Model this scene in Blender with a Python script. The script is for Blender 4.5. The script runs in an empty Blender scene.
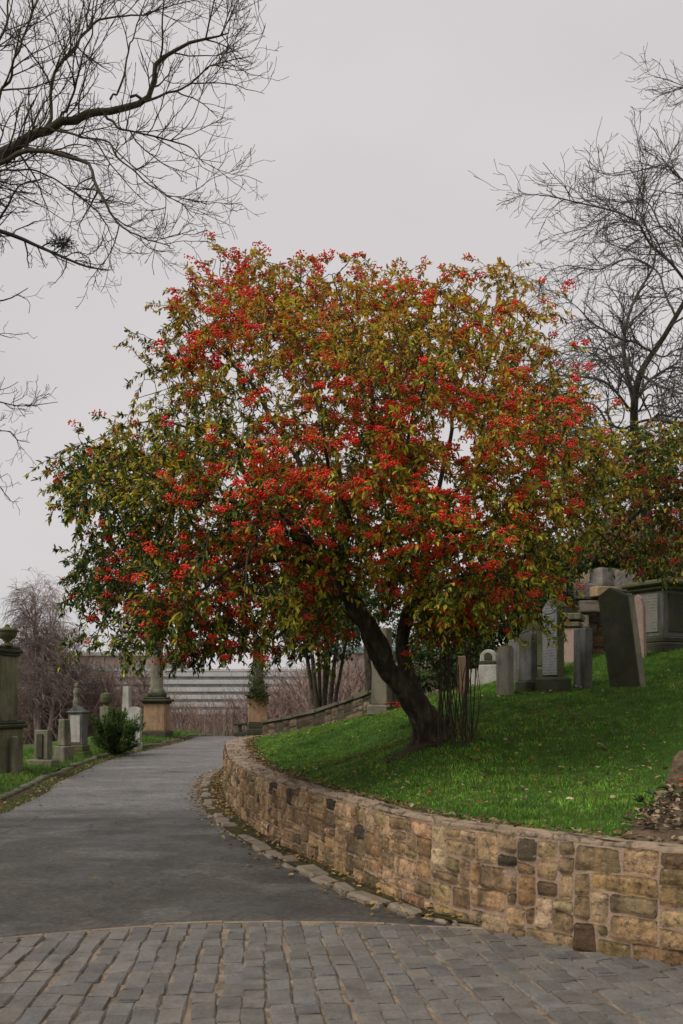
import bpy, math, random
import numpy as np

SEED = 7
rng = np.random.default_rng(SEED)
random.seed(SEED)
C = bpy.context.scene.collection
F = 995.0            # focal length in picture widths of a 35 mm lens on a 24x36 frame
HOR = 700.0
EYE = 1.6


def at(px, py, d):
    """a point seen at that place of the picture, d metres ahead"""
    return np.array([(px - 341.5) / F * d, d, EYE - (py - HOR) / F * d])


# ------------------------------------------------------------------ mesh tools
class MB:
    def __init__(s):
        s.V = []; s.T = []; s.Q = []; s.K = []; s.n = 0; s.P = []

    def add(s, V, T=None, Q=None, col=None):
        V = np.asarray(V, float).reshape(-1, 3)
        s.V.append(V)
        if T is not None and len(T): s.T.append(np.asarray(T, int).reshape(-1, 3) + s.n)
        if Q is not None and len(Q): s.Q.append(np.asarray(Q, int).reshape(-1, 4) + s.n)
        if col is None: col = (1, 1, 1)
        col = np.asarray(col, float)
        if col.ndim == 1: col = np.tile(col, (len(V), 1))
        s.K.append(col)
        s.n += len(V)
        return s

    def build(s, name, mat, parent=None, smooth=False):
        V = np.concatenate(s.V); K = np.concatenate(s.K)
        T = np.concatenate(s.T) if s.T else np.zeros((0, 3), int)
        Q = np.concatenate(s.Q) if s.Q else np.zeros((0, 4), int)
        if parent is not None: V = V - world_loc(parent)
        me = bpy.data.meshes.new(name)
        me.vertices.add(len(V)); me.vertices.foreach_set('co', V.astype(np.float32).ravel())
        loops = np.concatenate([T.ravel(), Q.ravel()]).astype(np.int32)
        me.loops.add(len(loops)); me.loops.foreach_set('vertex_index', loops)
        npoly = len(T) + len(Q)
        me.polygons.add(npoly)
        starts = np.concatenate([np.arange(len(T)) * 3, len(T) * 3 + np.arange(len(Q)) * 4]).astype(np.int32)
        me.polygons.foreach_set('loop_start', starts)
        me.polygons.foreach_set('use_smooth', np.full(npoly, smooth))
        at_ = me.attributes.new('Col', 'FLOAT_COLOR', 'POINT')
        at_.data.foreach_set('color', np.concatenate([K, np.ones((len(K), 1))], 1).astype(np.float32).ravel())
        me.update(calc_edges=True); me.validate()
        if mat: me.materials.append(mat)
        o = bpy.data.objects.new(name, me); C.objects.link(o)
        if parent is not None: o.parent = parent
        return o


def world_loc(o):
    v = np.zeros(3)
    while o is not None:
        v = v + np.array(o.location); o = o.parent
    return v


def thing(name, label, cat, loc=(0, 0, 0), group=None):
    o = bpy.data.objects.new(name, None); C.objects.link(o)
    o.location = tuple(float(v) for v in loc); o.empty_display_size = .2
    o['label'] = label; o['category'] = cat
    if group: o['group'] = group
    return o


def tag(o, label=None, cat=None, group=None, kind=None):
    if label: o['label'] = label
    if cat: o['category'] = cat
    if group: o['group'] = group
    if kind: o['kind'] = kind
    return o


def hash3(ix, iy, iz, seed):
    h = (ix * 374761393 + iy * 668265263 + iz * 2147483647 + seed * 974634777) & 0xFFFFFFFF
    h = ((h ^ (h >> 13)) * 1274126177) & 0xFFFFFFFF
    h = (h ^ (h >> 16)) & 0xFFFFFFFF
    return h / 0xFFFFFFFF


def vnoise(p, scale=1.0, seed=0):
    """value noise in -1..1 for an (n,3) array"""
    p = np.asarray(p, float) * scale
    i = np.floor(p).astype(np.int64); f = p - i; f = f * f * (3 - 2 * f)
    r = 0
    for dx in (0, 1):
        for dy in (0, 1):
            for dz in (0, 1):
                w = (f[:, 0] if dx else 1 - f[:, 0]) * (f[:, 1] if dy else 1 - f[:, 1]) * (f[:, 2] if dz else 1 - f[:, 2])
                r = r + w * hash3(i[:, 0] + dx, i[:, 1] + dy, i[:, 2] + dz, seed)
    return r * 2 - 1


def fbm(p, scale=1.0, seed=0, octs=3):
    a, t, r = 1, 0, 0
    for k in range(octs):
        r = r + a * vnoise(p, scale * 2 ** k, seed + k); t += a; a *= .5
    return r / t


def rotz(V, a):
    c, s = math.cos(a), math.sin(a)
    V = np.asarray(V, float)
    return np.stack([V[:, 0] * c - V[:, 1] * s, V[:, 0] * s + V[:, 1] * c, V[:, 2]], 1)


def tubes(mb, paths, radii, sides=4, col=(1, 1, 1)):
    """many tubes at once"""
    groups = {}
    for p, r in zip(paths, radii):
        groups.setdefault(len(p), []).append((p, r))
    for m, g in groups.items():
        P = np.array([a for a, _ in g], float); R = np.array([b for _, b in g], float)
        N = len(P)
        Tn = np.gradient(P, axis=1)
        Tn /= np.linalg.norm(Tn, axis=2, keepdims=True) + 1e-9
        mean = Tn.mean(1); ref = np.zeros_like(mean)
        ax = np.argmin(np.abs(mean), 1); ref[np.arange(N), ax] = 1
        A = np.cross(Tn, ref[:, None, :]); A /= np.linalg.norm(A, axis=2, keepdims=True) + 1e-9
        B = np.cross(Tn, A)
        ang = np.arange(sides) / sides * 2 * math.pi
        V = P[:, :, None, :] + R[:, :, None, None] * (A[:, :, None, :] * np.cos(ang)[None, None, :, None] + B[:, :, None, :] * np.sin(ang)[None, None, :, None])
        V = V.reshape(-1, 3)
        base = (np.arange(N) * m * sides)[:, None, None]
        ring = (np.arange(m - 1) * sides)[None, :, None]
        k = np.arange(sides)[None, None, :]; k2 = (k + 1) % sides
        q = np.stack([base + ring + k, base + ring + k2, base + ring + sides + k2, base + ring + sides + k], -1).reshape(-1, 4)
        mb.add(V, None, q, col)


def smooth_path(pts, n, r=None):
    """Catmull-Rom through pts, n samples"""
    P = np.asarray(pts, float)
    E = np.vstack([2 * P[0] - P[1], P, 2 * P[-1] - P[-2]])
    seg = np.linalg.norm(np.diff(P, axis=0), axis=1); cum = np.concatenate([[0], np.cumsum(seg)])
    u = np.linspace(0, cum[-1], n)
    i = np.clip(np.searchsorted(cum, u, side='right') - 1, 0, len(P) - 2)
    t = ((u - cum[i]) / seg[i])[:, None]
    p0, p1, p2, p3 = E[i], E[i + 1], E[i + 2], E[i + 3]
    out = .5 * (2 * p1 + (p2 - p0) * t + (2 * p0 - 5 * p1 + 4 * p2 - p3) * t ** 2 + (3 * p1 - p0 - 3 * p2 + p3) * t ** 3)
    if r is None: return out
    return out, np.interp(u, cum, r)


def box(mb, c, s, yaw=0, bev=.012, col=(1, 1, 1), taper=1.0, lean=(0, 0)):
    """chamfered box standing on c (base centre), size s; taper scales the top; lean shears the top"""
    hx, hy, hz = s[0] / 2, s[1] / 2, s[2]
    b = min(bev, hx * .4, hy * .4, hz * .3)
    V = []
    for z, ix in ((0, b), (b, 0), (hz - b, 0), (hz, b)):
        k = 1 + (taper - 1) * z / hz
        for (sx, sy) in ((1, 1), (-1, 1), (-1, -1), (1, -1)):
            X, Y = (hx - ix) * k, (hy - ix) * k
            pts = [(sx * X, sy * (Y - (b if ix == 0 else 0))), (sx * (X - (b if ix == 0 else 0)), sy * Y)]
            if sx * sy < 0: pts = pts[::-1]
            for x, y in pts: V.append((x + lean[0] * z, y + lean[1] * z, z))
    V = np.array(V)
    Q = []
    for r in range(3):
        for k in range(8):
            a, b_ = r * 8 + k, r * 8 + (k + 1) % 8
            Q.append((a, b_, b_ + 8, a + 8))
    T = []
    Q += [(24 + 0, 24 + 1, 24 + 2, 24 + 3), (24 + 0, 24 + 3, 24 + 4, 24 + 7), (24 + 4, 24 + 5, 24 + 6, 24 + 7)]
    Q += [(3, 2, 1, 0), (7, 4, 3, 0), (7, 6, 5, 4)]
    mb.add(rotz(V, yaw) + np.asarray(c, float), None, Q, col)
    return mb


def rough(mb, c, s, yaw=0, seed=1, col=(1, 1, 1), n=9, amp=.028):
    """rough-hewn block standing on c"""
    g = np.linspace(-1, 1, n); a, b = np.meshgrid(g, g); a, b = a.ravel(), b.ravel(); o = np.ones_like(a)
    for k, (x, y, z) in enumerate(((a, b, o), (b, a, -o), (o, a, b), (-o, b, a), (b, o, a), (a, -o, b))):
        V = np.column_stack([x, y, z])
        m = np.linalg.norm(V * .62, axis=1, ord=6) if False else (np.abs(V * .9) ** 16).sum(1) ** (1 / 16)
        V = V / np.maximum(m, .9)[:, None] * .9
        d = np.column_stack([fbm(V + seed * 3.7, 1.3, seed + q) for q in (1, 2, 3)]) * .5 + np.column_stack([fbm(V + seed * 1.7, 4, seed + q) for q in (4, 5, 6)]) * .25
        V = (V + d * amp * 6 * np.array([.6, .6, .6])) * np.asarray(s) / 2 * 1.1
        i = np.arange(n * n).reshape(n, n)
        Q = np.stack([i[:-1, :-1], i[:-1, 1:], i[1:, 1:], i[1:, :-1]], -1).reshape(-1, 4)
        mb.add(rotz(V, yaw) + np.asarray(c, float) + [0, 0, s[2] / 2], None, Q, col)
    return mb


def slab(mb, c, outline, thick, yaw=0, lean=(0, 0), bev=.012, col=(1, 1, 1)):
    """upright slab: outline (x,z) counter-clockwise, extruded along y, chamfered on both faces"""
    O = np.asarray(outline, float); n = len(O)
    ctr = O.mean(0)
    I = ctr + (O - ctr) * (1 - bev / np.abs(O - ctr).max() * 1.2)
    t = thick / 2
    rings = [(I, -t), (O, -t + bev), (O, t - bev), (I, t)]
    V = np.vstack([np.column_stack([R[:, 0], np.full(n, y), R[:, 1]]) for R, y in rings])
    Q = []
    for r in range(3):
        for k in range(n):
            k2 = (k + 1) % n
            Q.append((r * n + k, r * n + k2, (r + 1) * n + k2, (r + 1) * n + k))
    V = np.vstack([V, [[ctr[0], -t, ctr[1]], [ctr[0], t, ctr[1]]]])
    T = []
    for k in range(n):
        k2 = (k + 1) % n
        T.append((4 * n, k2, k)); T.append((4 * n + 1, 3 * n + k, 3 * n + k2))
    V[:, 0] += lean[0] * V[:, 2]; V[:, 1] += lean[1] * V[:, 2]
    mb.add(rotz(V, yaw) + np.asarray(c, float), T, Q, col)
    return mb


def lathe(mb, c, prof, n=20, col=(1, 1, 1)):
    pr = np.asarray(prof, float); m = len(pr)
    a = np.arange(n) / n * 2 * math.pi
    V = np.stack([pr[:, 0:1] * np.cos(a), pr[:, 0:1] * np.sin(a), np.repeat(pr[:, 1:2], n, 1)], -1).reshape(-1, 3)
    Q = [(r * n + k, r * n + (k + 1) % n, (r + 1) * n + (k + 1) % n, (r + 1) * n + k) for r in range(m - 1) for k in range(n)]
    mb.add(V + np.asarray(c, float), None, Q, col)
    return mb


def grid_mesh(mb, X, Y, Z, mask=None, col=(1, 1, 1)):
    ny, nx = X.shape
    V = np.stack([X, Y, Z], -1).reshape(-1, 3)
    i = np.arange(ny * nx).reshape(ny, nx)
    q = np.stack([i[:-1, :-1], i[:-1, 1:], i[1:, 1:], i[1:, :-1]], -1)
    if mask is not None: q = q[mask[:-1, :-1] & mask[:-1, 1:] & mask[1:, 1:] & mask[1:, :-1]]
    q = q.reshape(-1, 4)
    used = np.unique(q); remap = -np.ones(ny * nx, int); remap[used] = np.arange(len(used))
    cc = np.asarray(col, float)
    mb.add(V[used], None, remap[q], cc if cc.ndim == 1 else cc[used])
    return mb


# ------------------------------------------------------------------ materials
def new_mat(name):
    m = bpy.data.materials.new(name); m.use_nodes = True
    nt = m.node_tree
    for n in list(nt.nodes): nt.nodes.remove(n)
    out = nt.nodes.new('ShaderNodeOutputMaterial')
    b = nt.nodes.new('ShaderNodeBsdfPrincipled')
    nt.links.new(b.outputs[0], out.inputs[0])
    return m, nt, b, out


def nd(nt, t, **kw):
    n = nt.nodes.new(t)
    for k, v in kw.items():
        if k.startswith('i_'):
            key = k[2:]
            n.inputs[int(key) if key.isdigit() else key.replace('_', ' ')].default_value = v
        else: setattr(n, k, v)
    return n


def noise(nt, scale, detail=4, rough=.55, vec=None, stretch=None):
    n = nd(nt, 'ShaderNodeTexNoise'); n.inputs['Scale'].default_value = scale
    n.inputs['Detail'].default_value = detail; n.inputs['Roughness'].default_value = rough
    if vec is None:
        g = nd(nt, 'ShaderNodeNewGeometry'); vec = g.outputs['Position']
    if stretch:
        mp = nd(nt, 'ShaderNodeMapping'); mp.inputs['Scale'].default_value = stretch
        nt.links.new(vec, mp.inputs['Vector']); vec = mp.outputs[0]
    nt.links.new(vec, n.inputs['Vector'])
    return n.outputs['Fac']


def ramp(nt, fac, stops):
    r = nd(nt, 'ShaderNodeValToRGB')
    el = r.color_ramp.elements
    while len(el) < len(stops): el.new(.5)
    for e, (p, c) in zip(el, stops):
        e.position = p
        e.color = (c, c, c, 1) if isinstance(c, (int, float)) else (*c, 1)
    nt.links.new(fac, r.inputs[0])
    return r.outputs[0]


def mix(nt, fac, a, b, mode='MIX'):
    m = nd(nt, 'ShaderNodeMix', data_type='RGBA', blend_type=mode)
    for k, v in ((0, fac), (6, a), (7, b)):
        s = m.inputs[k]
        if isinstance(v, (int, float)): s.default_value = v if k == 0 else (v, v, v, 1)
        elif isinstance(v, tuple): s.default_value = (*v, 1)
        else: nt.links.new(v, s)
    return m.outputs[2]


def bump(nt, bsdf, h, strength=.5, dist=.02):
    b = nd(nt, 'ShaderNodeBump'); b.inputs['Strength'].default_value = strength
    b.inputs['Distance'].default_value = dist
    nt.links.new(h, b.inputs['Height']); nt.links.new(b.outputs[0], bsdf.inputs['Normal'])


def attr(nt):
    a = nd(nt, 'ShaderNodeAttribute', attribute_name='Col'); return a.outputs['Color']


def stone_mat(name, c1, c2, scale=6, moss=(.07, .075, .025), moss_amt=.35, dark=.5, rough=.9, vc=False, bstr=.5, bscale=60, streak=0, streak_col=(.03, .03, .025), pits=0, cracks=0):
    m, nt, b, out = new_mat(name)
    col = mix(nt, ramp(nt, noise(nt, scale, 6), [(.3, 0.), (.7, 1.)]), c1, c2)
    if vc: col = mix(nt, 1.0, attr(nt), col, 'MULTIPLY')
    fine = noise(nt, bscale, 5, .65)
    col = mix(nt, .55, col, ramp(nt, fine, [(.25, .45), (.75, 1.35)]), 'MULTIPLY')
    mo = ramp(nt, noise(nt, scale * .5, 5, .65), [(.62 - moss_amt * .35, 0.), (.78 - moss_amt * .2, 1.)])
    ms = nd(nt, 'ShaderNodeMath', operation='MULTIPLY'); nt.links.new(mo, ms.inputs[0]); ms.inputs[1].default_value = min(1, moss_amt * 1.6)
    col = mix(nt, ms.outputs[0], col, moss)
    if dark:
        dk = ramp(nt, noise(nt, scale * .9, 6, .7), [(.5, 0.), (.75, dark)])
        col = mix(nt, dk, col, (.018, .017, .014))
    if streak:
        sk = ramp(nt, noise(nt, 7, 4, .6, stretch=(1, 1, .12)), [(.5, 0.), (.72, streak)])
        col = mix(nt, sk, col, streak_col)
    if pits:
        pk = noise(nt, 26, 6, .72)
        col = mix(nt, ramp(nt, pk, [(.52, 0.), (.66, pits)]), col, (.05, .038, .022))
        col = mix(nt, ramp(nt, noise(nt, 17, 5, .7, stretch=(1, 1, 2.5)), [(.60, 0.), (.74, .5)]), col, (.5, .43, .33))
    if cracks:
        vo = nd(nt, 'ShaderNodeTexVoronoi', feature='DISTANCE_TO_EDGE'); vo.inputs['Scale'].default_value = cracks
        gg = nd(nt, 'ShaderNodeNewGeometry'); nz = nd(nt, 'ShaderNodeTexNoise'); nz.inputs['Scale'].default_value = 6; nz.inputs['Detail'].default_value = 4
        nt.links.new(gg.outputs['Position'], nz.inputs['Vector'])
        va = nd(nt, 'ShaderNodeVectorMath', operation='MULTIPLY_ADD'); nt.links.new(nz.outputs['Color'], va.inputs[0]); va.inputs[1].default_value = (.35, .35, .35); nt.links.new(gg.outputs['Position'], va.inputs[2])
        nt.links.new(va.outputs[0], vo.inputs['Vector'])
        col = mix(nt, ramp(nt, vo.outputs['Distance'], [(.0, .8), (.06, 0.)]), col, (.045, .035, .022))
    nt.links.new(col, b.inputs['Base Color']); b.inputs['Roughness'].default_value = rough
    b.inputs['Specular IOR Level'].default_value = .3
    hh = mix(nt, .5, fine, noise(nt, bscale * .25, 5, .6))
    bump(nt, b, hh, bstr, .02)
    return m


def vc_mat(name, rough=.7, transl=0.0, var=.3, spec=.3, scale=30):
    m, nt, b, out = new_mat(name)
    col = mix(nt, 1.0, attr(nt), ramp(nt, noise(nt, scale, 3), [(.3, 1 - var), (.7, 1 + var)]), 'MULTIPLY')
    nt.links.new(col, b.inputs['Base Color']); b.inputs['Roughness'].default_value = rough
    b.inputs['Specular IOR Level'].default_value = spec
    if transl:
        t = nd(nt, 'ShaderNodeBsdfTranslucent'); nt.links.new(col, t.inputs[0])
        mx = nd(nt, 'ShaderNodeMixShader'); mx.inputs[0].default_value = transl
        nt.links.new(b.outputs[0], mx.inputs[1]); nt.links.new(t.outputs[0], mx.inputs[2])
        nt.links.new(mx.outputs[0], out.inputs[0])
    return m


M_leaf = vc_mat('leaf', .5, .42, .25, .35)
M_litter = vc_mat('leaf_litter', .8, .15, .25, .2)
M_blade = vc_mat('grass_blade', .6, .25, .35, .3, 9)
M_berry = vc_mat('berry', .35, 0, .15, .5)
M_twig = vc_mat('twig', .9, 0, .35, .2)
M_flower = vc_mat('petal', .6, .3, .1, .2)


def bark_mat():
    m, nt, b, out = new_mat('bark')
    n1 = noise(nt, 14, 6, .65, stretch=(1, 1, .35))
    col = ramp(nt, n1, [(.32, (.012, .009, .006)), (.52, (.05, .036, .022)), (.72, (.17, .125, .075))])
    col = mix(nt, ramp(nt, noise(nt, 3, 4), [(.55, 0.), (.75, .5)]), col, (.06, .065, .02))
    nt.links.new(col, b.inputs['Base Color']); b.inputs['Roughness'].default_value = .9
    bump(nt, b, n1, 1.0, .08)
    return m


M_bark = bark_mat()


def asphalt_mat():
    m, nt, b, out = new_mat('asphalt')
    g = nd(nt, 'ShaderNodeNewGeometry')
    sp = nd(nt, 'ShaderNodeSeparateXYZ'); nt.links.new(g.outputs['Position'], sp.inputs[0])
    # older pale surface up the road, newer dark surface near the setts, with a ragged join
    wob = noise(nt, .9, 4, .6, stretch=(.35, 1, 1))
    ad = nd(nt, 'ShaderNodeMath', operation='MULTIPLY_ADD'); nt.links.new(wob, ad.inputs[0]); ad.inputs[1].default_value = 3.2
    nt.links.new(sp.outputs['Y'], ad.inputs[2])
    mr = nd(nt, 'ShaderNodeMapRange'); mr.inputs[1].default_value = 11.7; mr.inputs[2].default_value = 17.5
    nt.links.new(ad.outputs[0], mr.inputs[0])
    near = mix(nt, ramp(nt, noise(nt, 1.3, 5), [(.35, 0.), (.65, 1.)]), (.036, .032, .026), (.072, .065, .054))
    far = mix(nt, ramp(nt, noise(nt, .5, 5), [(.3, 0.), (.7, 1.)]), (.11, .104, .096), (.165, .157, .147))
    col = mix(nt, mr.outputs[0], near, far)
    # worn wheel tracks and cross-wise dark patches
    p = ramp(nt, noise(nt, .8, 5, .6, stretch=(.8, 1.1, 1)), [(.48, 0.), (.70, .6)])
    col = mix(nt, p, col, (.030, .027, .022))
    p2 = ramp(nt, noise(nt, 1.1, 3, .6, stretch=(.6, 1.3, 1)), [(.54, 0.), (.76, .7)])
    col = mix(nt, p2, col, (.035, .032, .027))
    # dark worn band where the newer surface begins
    b1 = nd(nt, 'ShaderNodeMapRange', interpolation_type='SMOOTHSTEP'); b1.inputs[1].default_value = 11.2; b1.inputs[2].default_value = 13.6
    b2 = nd(nt, 'ShaderNodeMapRange', interpolation_type='SMOOTHSTEP'); b2.inputs[1].default_value = 16.8; b2.inputs[2].default_value = 14.6
    nt.links.new(ad.outputs[0], b1.inputs[0]); nt.links.new(ad.outputs[0], b2.inputs[0])
    bb = mix(nt, 1., b1.outputs[0], b2.outputs[0], 'MULTIPLY')
    bb = mix(nt, 1., bb, ramp(nt, noise(nt, 1.7, 6, .65, stretch=(.7, 1, 1)), [(.38, 0.), (.58, .85)]), 'MULTIPLY')
    col = mix(nt, bb, col, (.032, .029, .024))
    vo = nd(nt, 'ShaderNodeTexVoronoi', feature='DISTANCE_TO_EDGE'); vo.inputs['Scale'].default_value = .42
    nz = nd(nt, 'ShaderNodeTexNoise'); nz.inputs['Scale'].default_value = 1.6; nz.inputs['Detail'].default_value = 6
    nt.links.new(g.outputs['Position'], nz.inputs['Vector'])
    va = nd(nt, 'ShaderNodeVectorMath', operation='MULTIPLY_ADD'); nt.links.new(nz.outputs['Color'], va.inputs[0]); va.inputs[1].default_value = (1.3, 1.3, 0); nt.links.new(g.outputs['Position'], va.inputs[2])
    nt.links.new(va.outputs[0], vo.inputs['Vector'])
    ck = mix(nt, 1., ramp(nt, vo.outputs['Distance'], [(.0, .8), (.010, 0.)]), ramp(nt, noise(nt, .7, 2), [(.45, 0.), (.6, 1.)]), 'MULTIPLY')
    col = mix(nt, ck, col, (.02, .018, .015))
    col = mix(nt, ramp(nt, noise(nt, .55, 4, .6), [(.52, 0.), (.60, .35)]), col, (.15, .142, .128))
    v = nd(nt, 'ShaderNodeTexVoronoi'); v.inputs['Scale'].default_value = 60
    nt.links.new(g.outputs['Position'], v.inputs['Vector'])
    col = mix(nt, .6, col, ramp(nt, v.outputs['Color'], [(.0, .55), (1., 1.5)]), 'MULTIPLY')
    col = mix(nt, .75, col, ramp(nt, noise(nt, 18, 8, .8), [(.35, .35), (.65, 1.65)]), 'MULTIPLY')
    col = mix(nt, .6, col, ramp(nt, noise(nt, 4, 6, .7), [(.3, .72), (.7, 1.28)]), 'MULTIPLY')
    nt.links.new(col, b.inputs['Base Color']); nt.links.new(ramp(nt, p, [(0., .8), (.6, .5)]), b.inputs['Roughness'])
    b.inputs['Specular IOR Level'].default_value = .35
    bump(nt, b, v.outputs['Distance'], .35, .006)
    return m


def turf_mat(name, a, b_, c, soil=.0):
    m, nt, b, out = new_mat(name)
    col = mix(nt, ramp(nt, noise(nt, 2.2, 6, .65), [(.35, 0.), (.65, 1.)]), a, b_)
    col = mix(nt, ramp(nt, noise(nt, 22, 6, .7), [(.5, 0.), (.75, .8)]), col, c)
    if soil:
        col = mix(nt, ramp(nt, noise(nt, 5, 5, .65), [(.6 - soil * .4, 0.), (.7 - soil * .3, 1.)]), col, (.055, .038, .024))
    nt.links.new(col, b.inputs['Base Color']); b.inputs['Roughness'].default_value = .95
    b.inputs['Specular IOR Level'].default_value = .1
    bump(nt, b, noise(nt, 55, 5, .7), .8, .03)
    return m


M_asphalt = asphalt_mat()
M_turf = turf_mat('turf', (.035, .09, .010), (.055, .12, .018), (.09, .11, .03))
M_verge = turf_mat('verge_turf', (.04, .085, .014), (.06, .115, .022), (.11, .11, .035), .1)
M_soil = turf_mat('soil', (.10, .07, .043), (.17, .12, .078), (.28, .21, .14))
M_field = turf_mat('field', (.05, .06, .025), (.075, .07, .035), (.1, .075, .05))
M_hill = turf_mat('hill_grass', (.13, .10, .05), (.17, .13, .075), (.06, .07, .025))
M_scrubland = turf_mat('scrub_ground', (.13, .085, .065), (.16, .11, .085), (.09, .06, .05))
M_moss = turf_mat('gutter_moss', (.05, .055, .018), (.075, .065, .028), (.11, .085, .045), .3)
M_wallstone = stone_mat('rubble_stone', (.70, .65, .58), (1.34, 1.27, 1.18), 9, (.055, .052, .02), .26, .8, .92, True, 1.0, 34, .75, (.034, .031, .02), pits=.95)
M_mortar = stone_mat('mortar', (.24, .165, .112), (.40, .285, .20), 4, (.08, .065, .035), .2, .5, .95, False, .6, 70)
M_coping = stone_mat('coping', (.25, .18, .12), (.38, .285, .20), 5, (.085, .08, .035), .4, .7, .95, False, .9, 40, cracks=2.6)
M_edging = stone_mat('edging', (.21, .16, .115), (.30, .235, .17), 5, (.085, .08, .035), .2, .5, .95, False, .7, 60)
M_sett = stone_mat('sett', (.80, .79, .76), (1.15, 1.14, 1.12), 5, (.085, .08, .055), .25, .5, .68, True, .8, 36)
M_joint = stone_mat('sett_joint', (.15, .112, .075), (.36, .28, .20), 11, (.05, .042, .026), .5, .98, .95, False, .5, 80)
M_kerb = stone_mat('kerb_stone', (.14, .12, .09), (.23, .20, .155), 6, (.06, .07, .025), .7, .6, .95, False, .6, 60)
M_gutter = stone_mat('gutter_stone', (.19, .15, .11), (.29, .235, .18), 5, (.07, .07, .03), .45, .7, .95, False, .7, 60)
M_grey = stone_mat('grey_stone', (.115, .118, .112), (.205, .205, .19), 6, (.075, .075, .03), .5, .7, .88, False, .5, 40, .8)
M_rust = stone_mat('rust_stone', (.14, .085, .05), (.22, .14, .085), 5, (.06, .06, .03), .3, .6, .9, False, .4, 50, .6)
M_olive = stone_mat('lichened_stone', (.16, .15, .085), (.25, .235, .14), 4, (.085, .095, .03), .5, .6, .92, False, .4, 45, .75)
M_buff = stone_mat('buff_stone', (.20, .18, .155), (.31, .28, .24), 6, (.16, .11, .045), .35, .5, .9, False, .4, 50, .5)
M_greygreen = stone_mat('mossy_stone', (.10, .10, .06), (.16, .155, .09), 4, (.07, .078, .02), .7, .6, .95, False, .4, 50, .5)
M_oldstone = stone_mat('weathered_stone', (.16, .145, .105), (.26, .235, .175), 4, (.085, .09, .035), .5, .6, .92, False, .4, 45, .6)
M_darkstone = stone_mat('dark_stone', (.045, .043, .033), (.095, .09, .064), 5, (.045, .052, .02), .6, .6, .95, False, .5, 50, .5)
M_sand = stone_mat('orange_sandstone', (.30, .18, .095), (.40, .265, .155), 4, (.10, .09, .04), .12, .45, .92, False, .4, 50, .5)
M_pale = stone_mat('pale_stone', (.37, .35, .31), (.50, .475, .43), 5, (.12, .125, .07), .3, .4, .9, False, .3, 50, .3)
M_pink = stone_mat('pink_stone', (.36, .245, .205), (.44, .31, .265), 4, (.14, .11, .07), .1, .3, .9, False, .3, 50, .3)
M_ruin = stone_mat('ruin_stone', (.27, .25, .23), (.42, .39, .36), 3, (.09, .085, .04), .25, .6, .95, True, .6, 40, .4)
M_rock = stone_mat('rock', (.17, .125, .08), (.27, .20, .13), 1.2, (.09, .085, .035), .45, .6, .95, False, .9, 12)


def inscription_mat(name, base, ink, rows=22):
    """stone face with rows of worn, unreadable lettering"""
    m, nt, b, out = new_mat(name)
    tc = nd(nt, 'ShaderNodeTexCoord')
    sp = nd(nt, 'ShaderNodeSeparateXYZ'); nt.links.new(tc.outputs['Object'], sp.inputs[0])
    mu = nd(nt, 'ShaderNodeMath', operation='MULTIPLY'); nt.links.new(sp.outputs['Z'], mu.inputs[0]); mu.inputs[1].default_value = rows
    fr = nd(nt, 'ShaderNodeMath', operation='FRACT'); nt.links.new(mu.outputs[0], fr.inputs[0])
    row = ramp(nt, fr.outputs[0], [(.3, 0.), (.42, 1.), (.72, 1.), (.85, 0.)])
    br = ramp(nt, noise(nt, 55, 2, .5, tc.outputs['Object'], (1, 1, .3)), [(.44, 0.), (.52, 1.)])
    f = mix(nt, 1., row, br, 'MULTIPLY')
    f = mix(nt, 1., f, ramp(nt, noise(nt, 6, 3, .5, tc.outputs['Object']), [(.35, .15), (.65, .8)]), 'MULTIPLY')
    c = mix(nt, ramp(nt, noise(nt, 8, 5), [(.3, 0.), (.7, 1.)]), base, tuple(v * 1.25 for v in base))
    nt.links.new(mix(nt, f, c, ink), b.inputs['Base Color']); b.inputs['Roughness'].default_value = .8
    return m


M_script_light = inscription_mat('lettered_stone', (.27, .28, .28), (.04, .04, .04), 26)
M_script_dark = inscription_mat('lettered_panel', (.15, .14, .115), (.05, .047, .04), 20)

# ------------------------------------------------------------------ sky, sun, camera
world = bpy.data.worlds.new('World'); bpy.context.scene.world = world; world.use_nodes = True
nt = world.node_tree
for n in list(nt.nodes): nt.nodes.remove(n)
SUN_EL, SUN_AZ = math.radians(48), math.radians(236)     # azimuth clockwise from +Y: behind the camera, to its left
sky = nd(nt, 'ShaderNodeTexSky', sky_type='NISHITA'); sky.sun_disc = False
sky.sun_elevation = SUN_EL; sky.sun_rotation = SUN_AZ; sky.air_density = 1.5; sky.dust_density = 4
hs = nd(nt, 'ShaderNodeHueSaturation'); hs.inputs['Saturation'].default_value = .12; hs.inputs['Value'].default_value = .9
nt.links.new(sky.outputs[0], hs.inputs['Color'])
tcw = nd(nt, 'ShaderNodeTexCoord')
cn = noise(nt, 2.2, 5, .55, tcw.outputs['Generated'], (1, 1, 2.5))
cloud = mix(nt, ramp(nt, cn, [(.3, 0.), (.7, 1.)]), (3.66, 3.49, 3.53), (4.02, 3.85, 3.89))
cl = mix(nt, .95, hs.outputs[0], cloud)       # an even layer of cloud over most of the clear sky's light
bg = nd(nt, 'ShaderNodeBackground'); bg.inputs['Strength'].default_value = .1
nt.links.new(cl, bg.inputs[0])
ow = nd(nt, 'ShaderNodeOutputWorld'); nt.links.new(bg.outputs[0], ow.inputs[0])

sun = bpy.data.lights.new('sun', 'SUN'); sun.energy = 1.5; sun.angle = math.radians(30); sun.color = (1, .95, .88)
so = bpy.data.objects.new('sun', sun); C.objects.link(so)
so.rotation_euler = (math.pi / 2 - SUN_EL, 0, -SUN_AZ + math.pi)
so.location = (-8, -10, 20)

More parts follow.
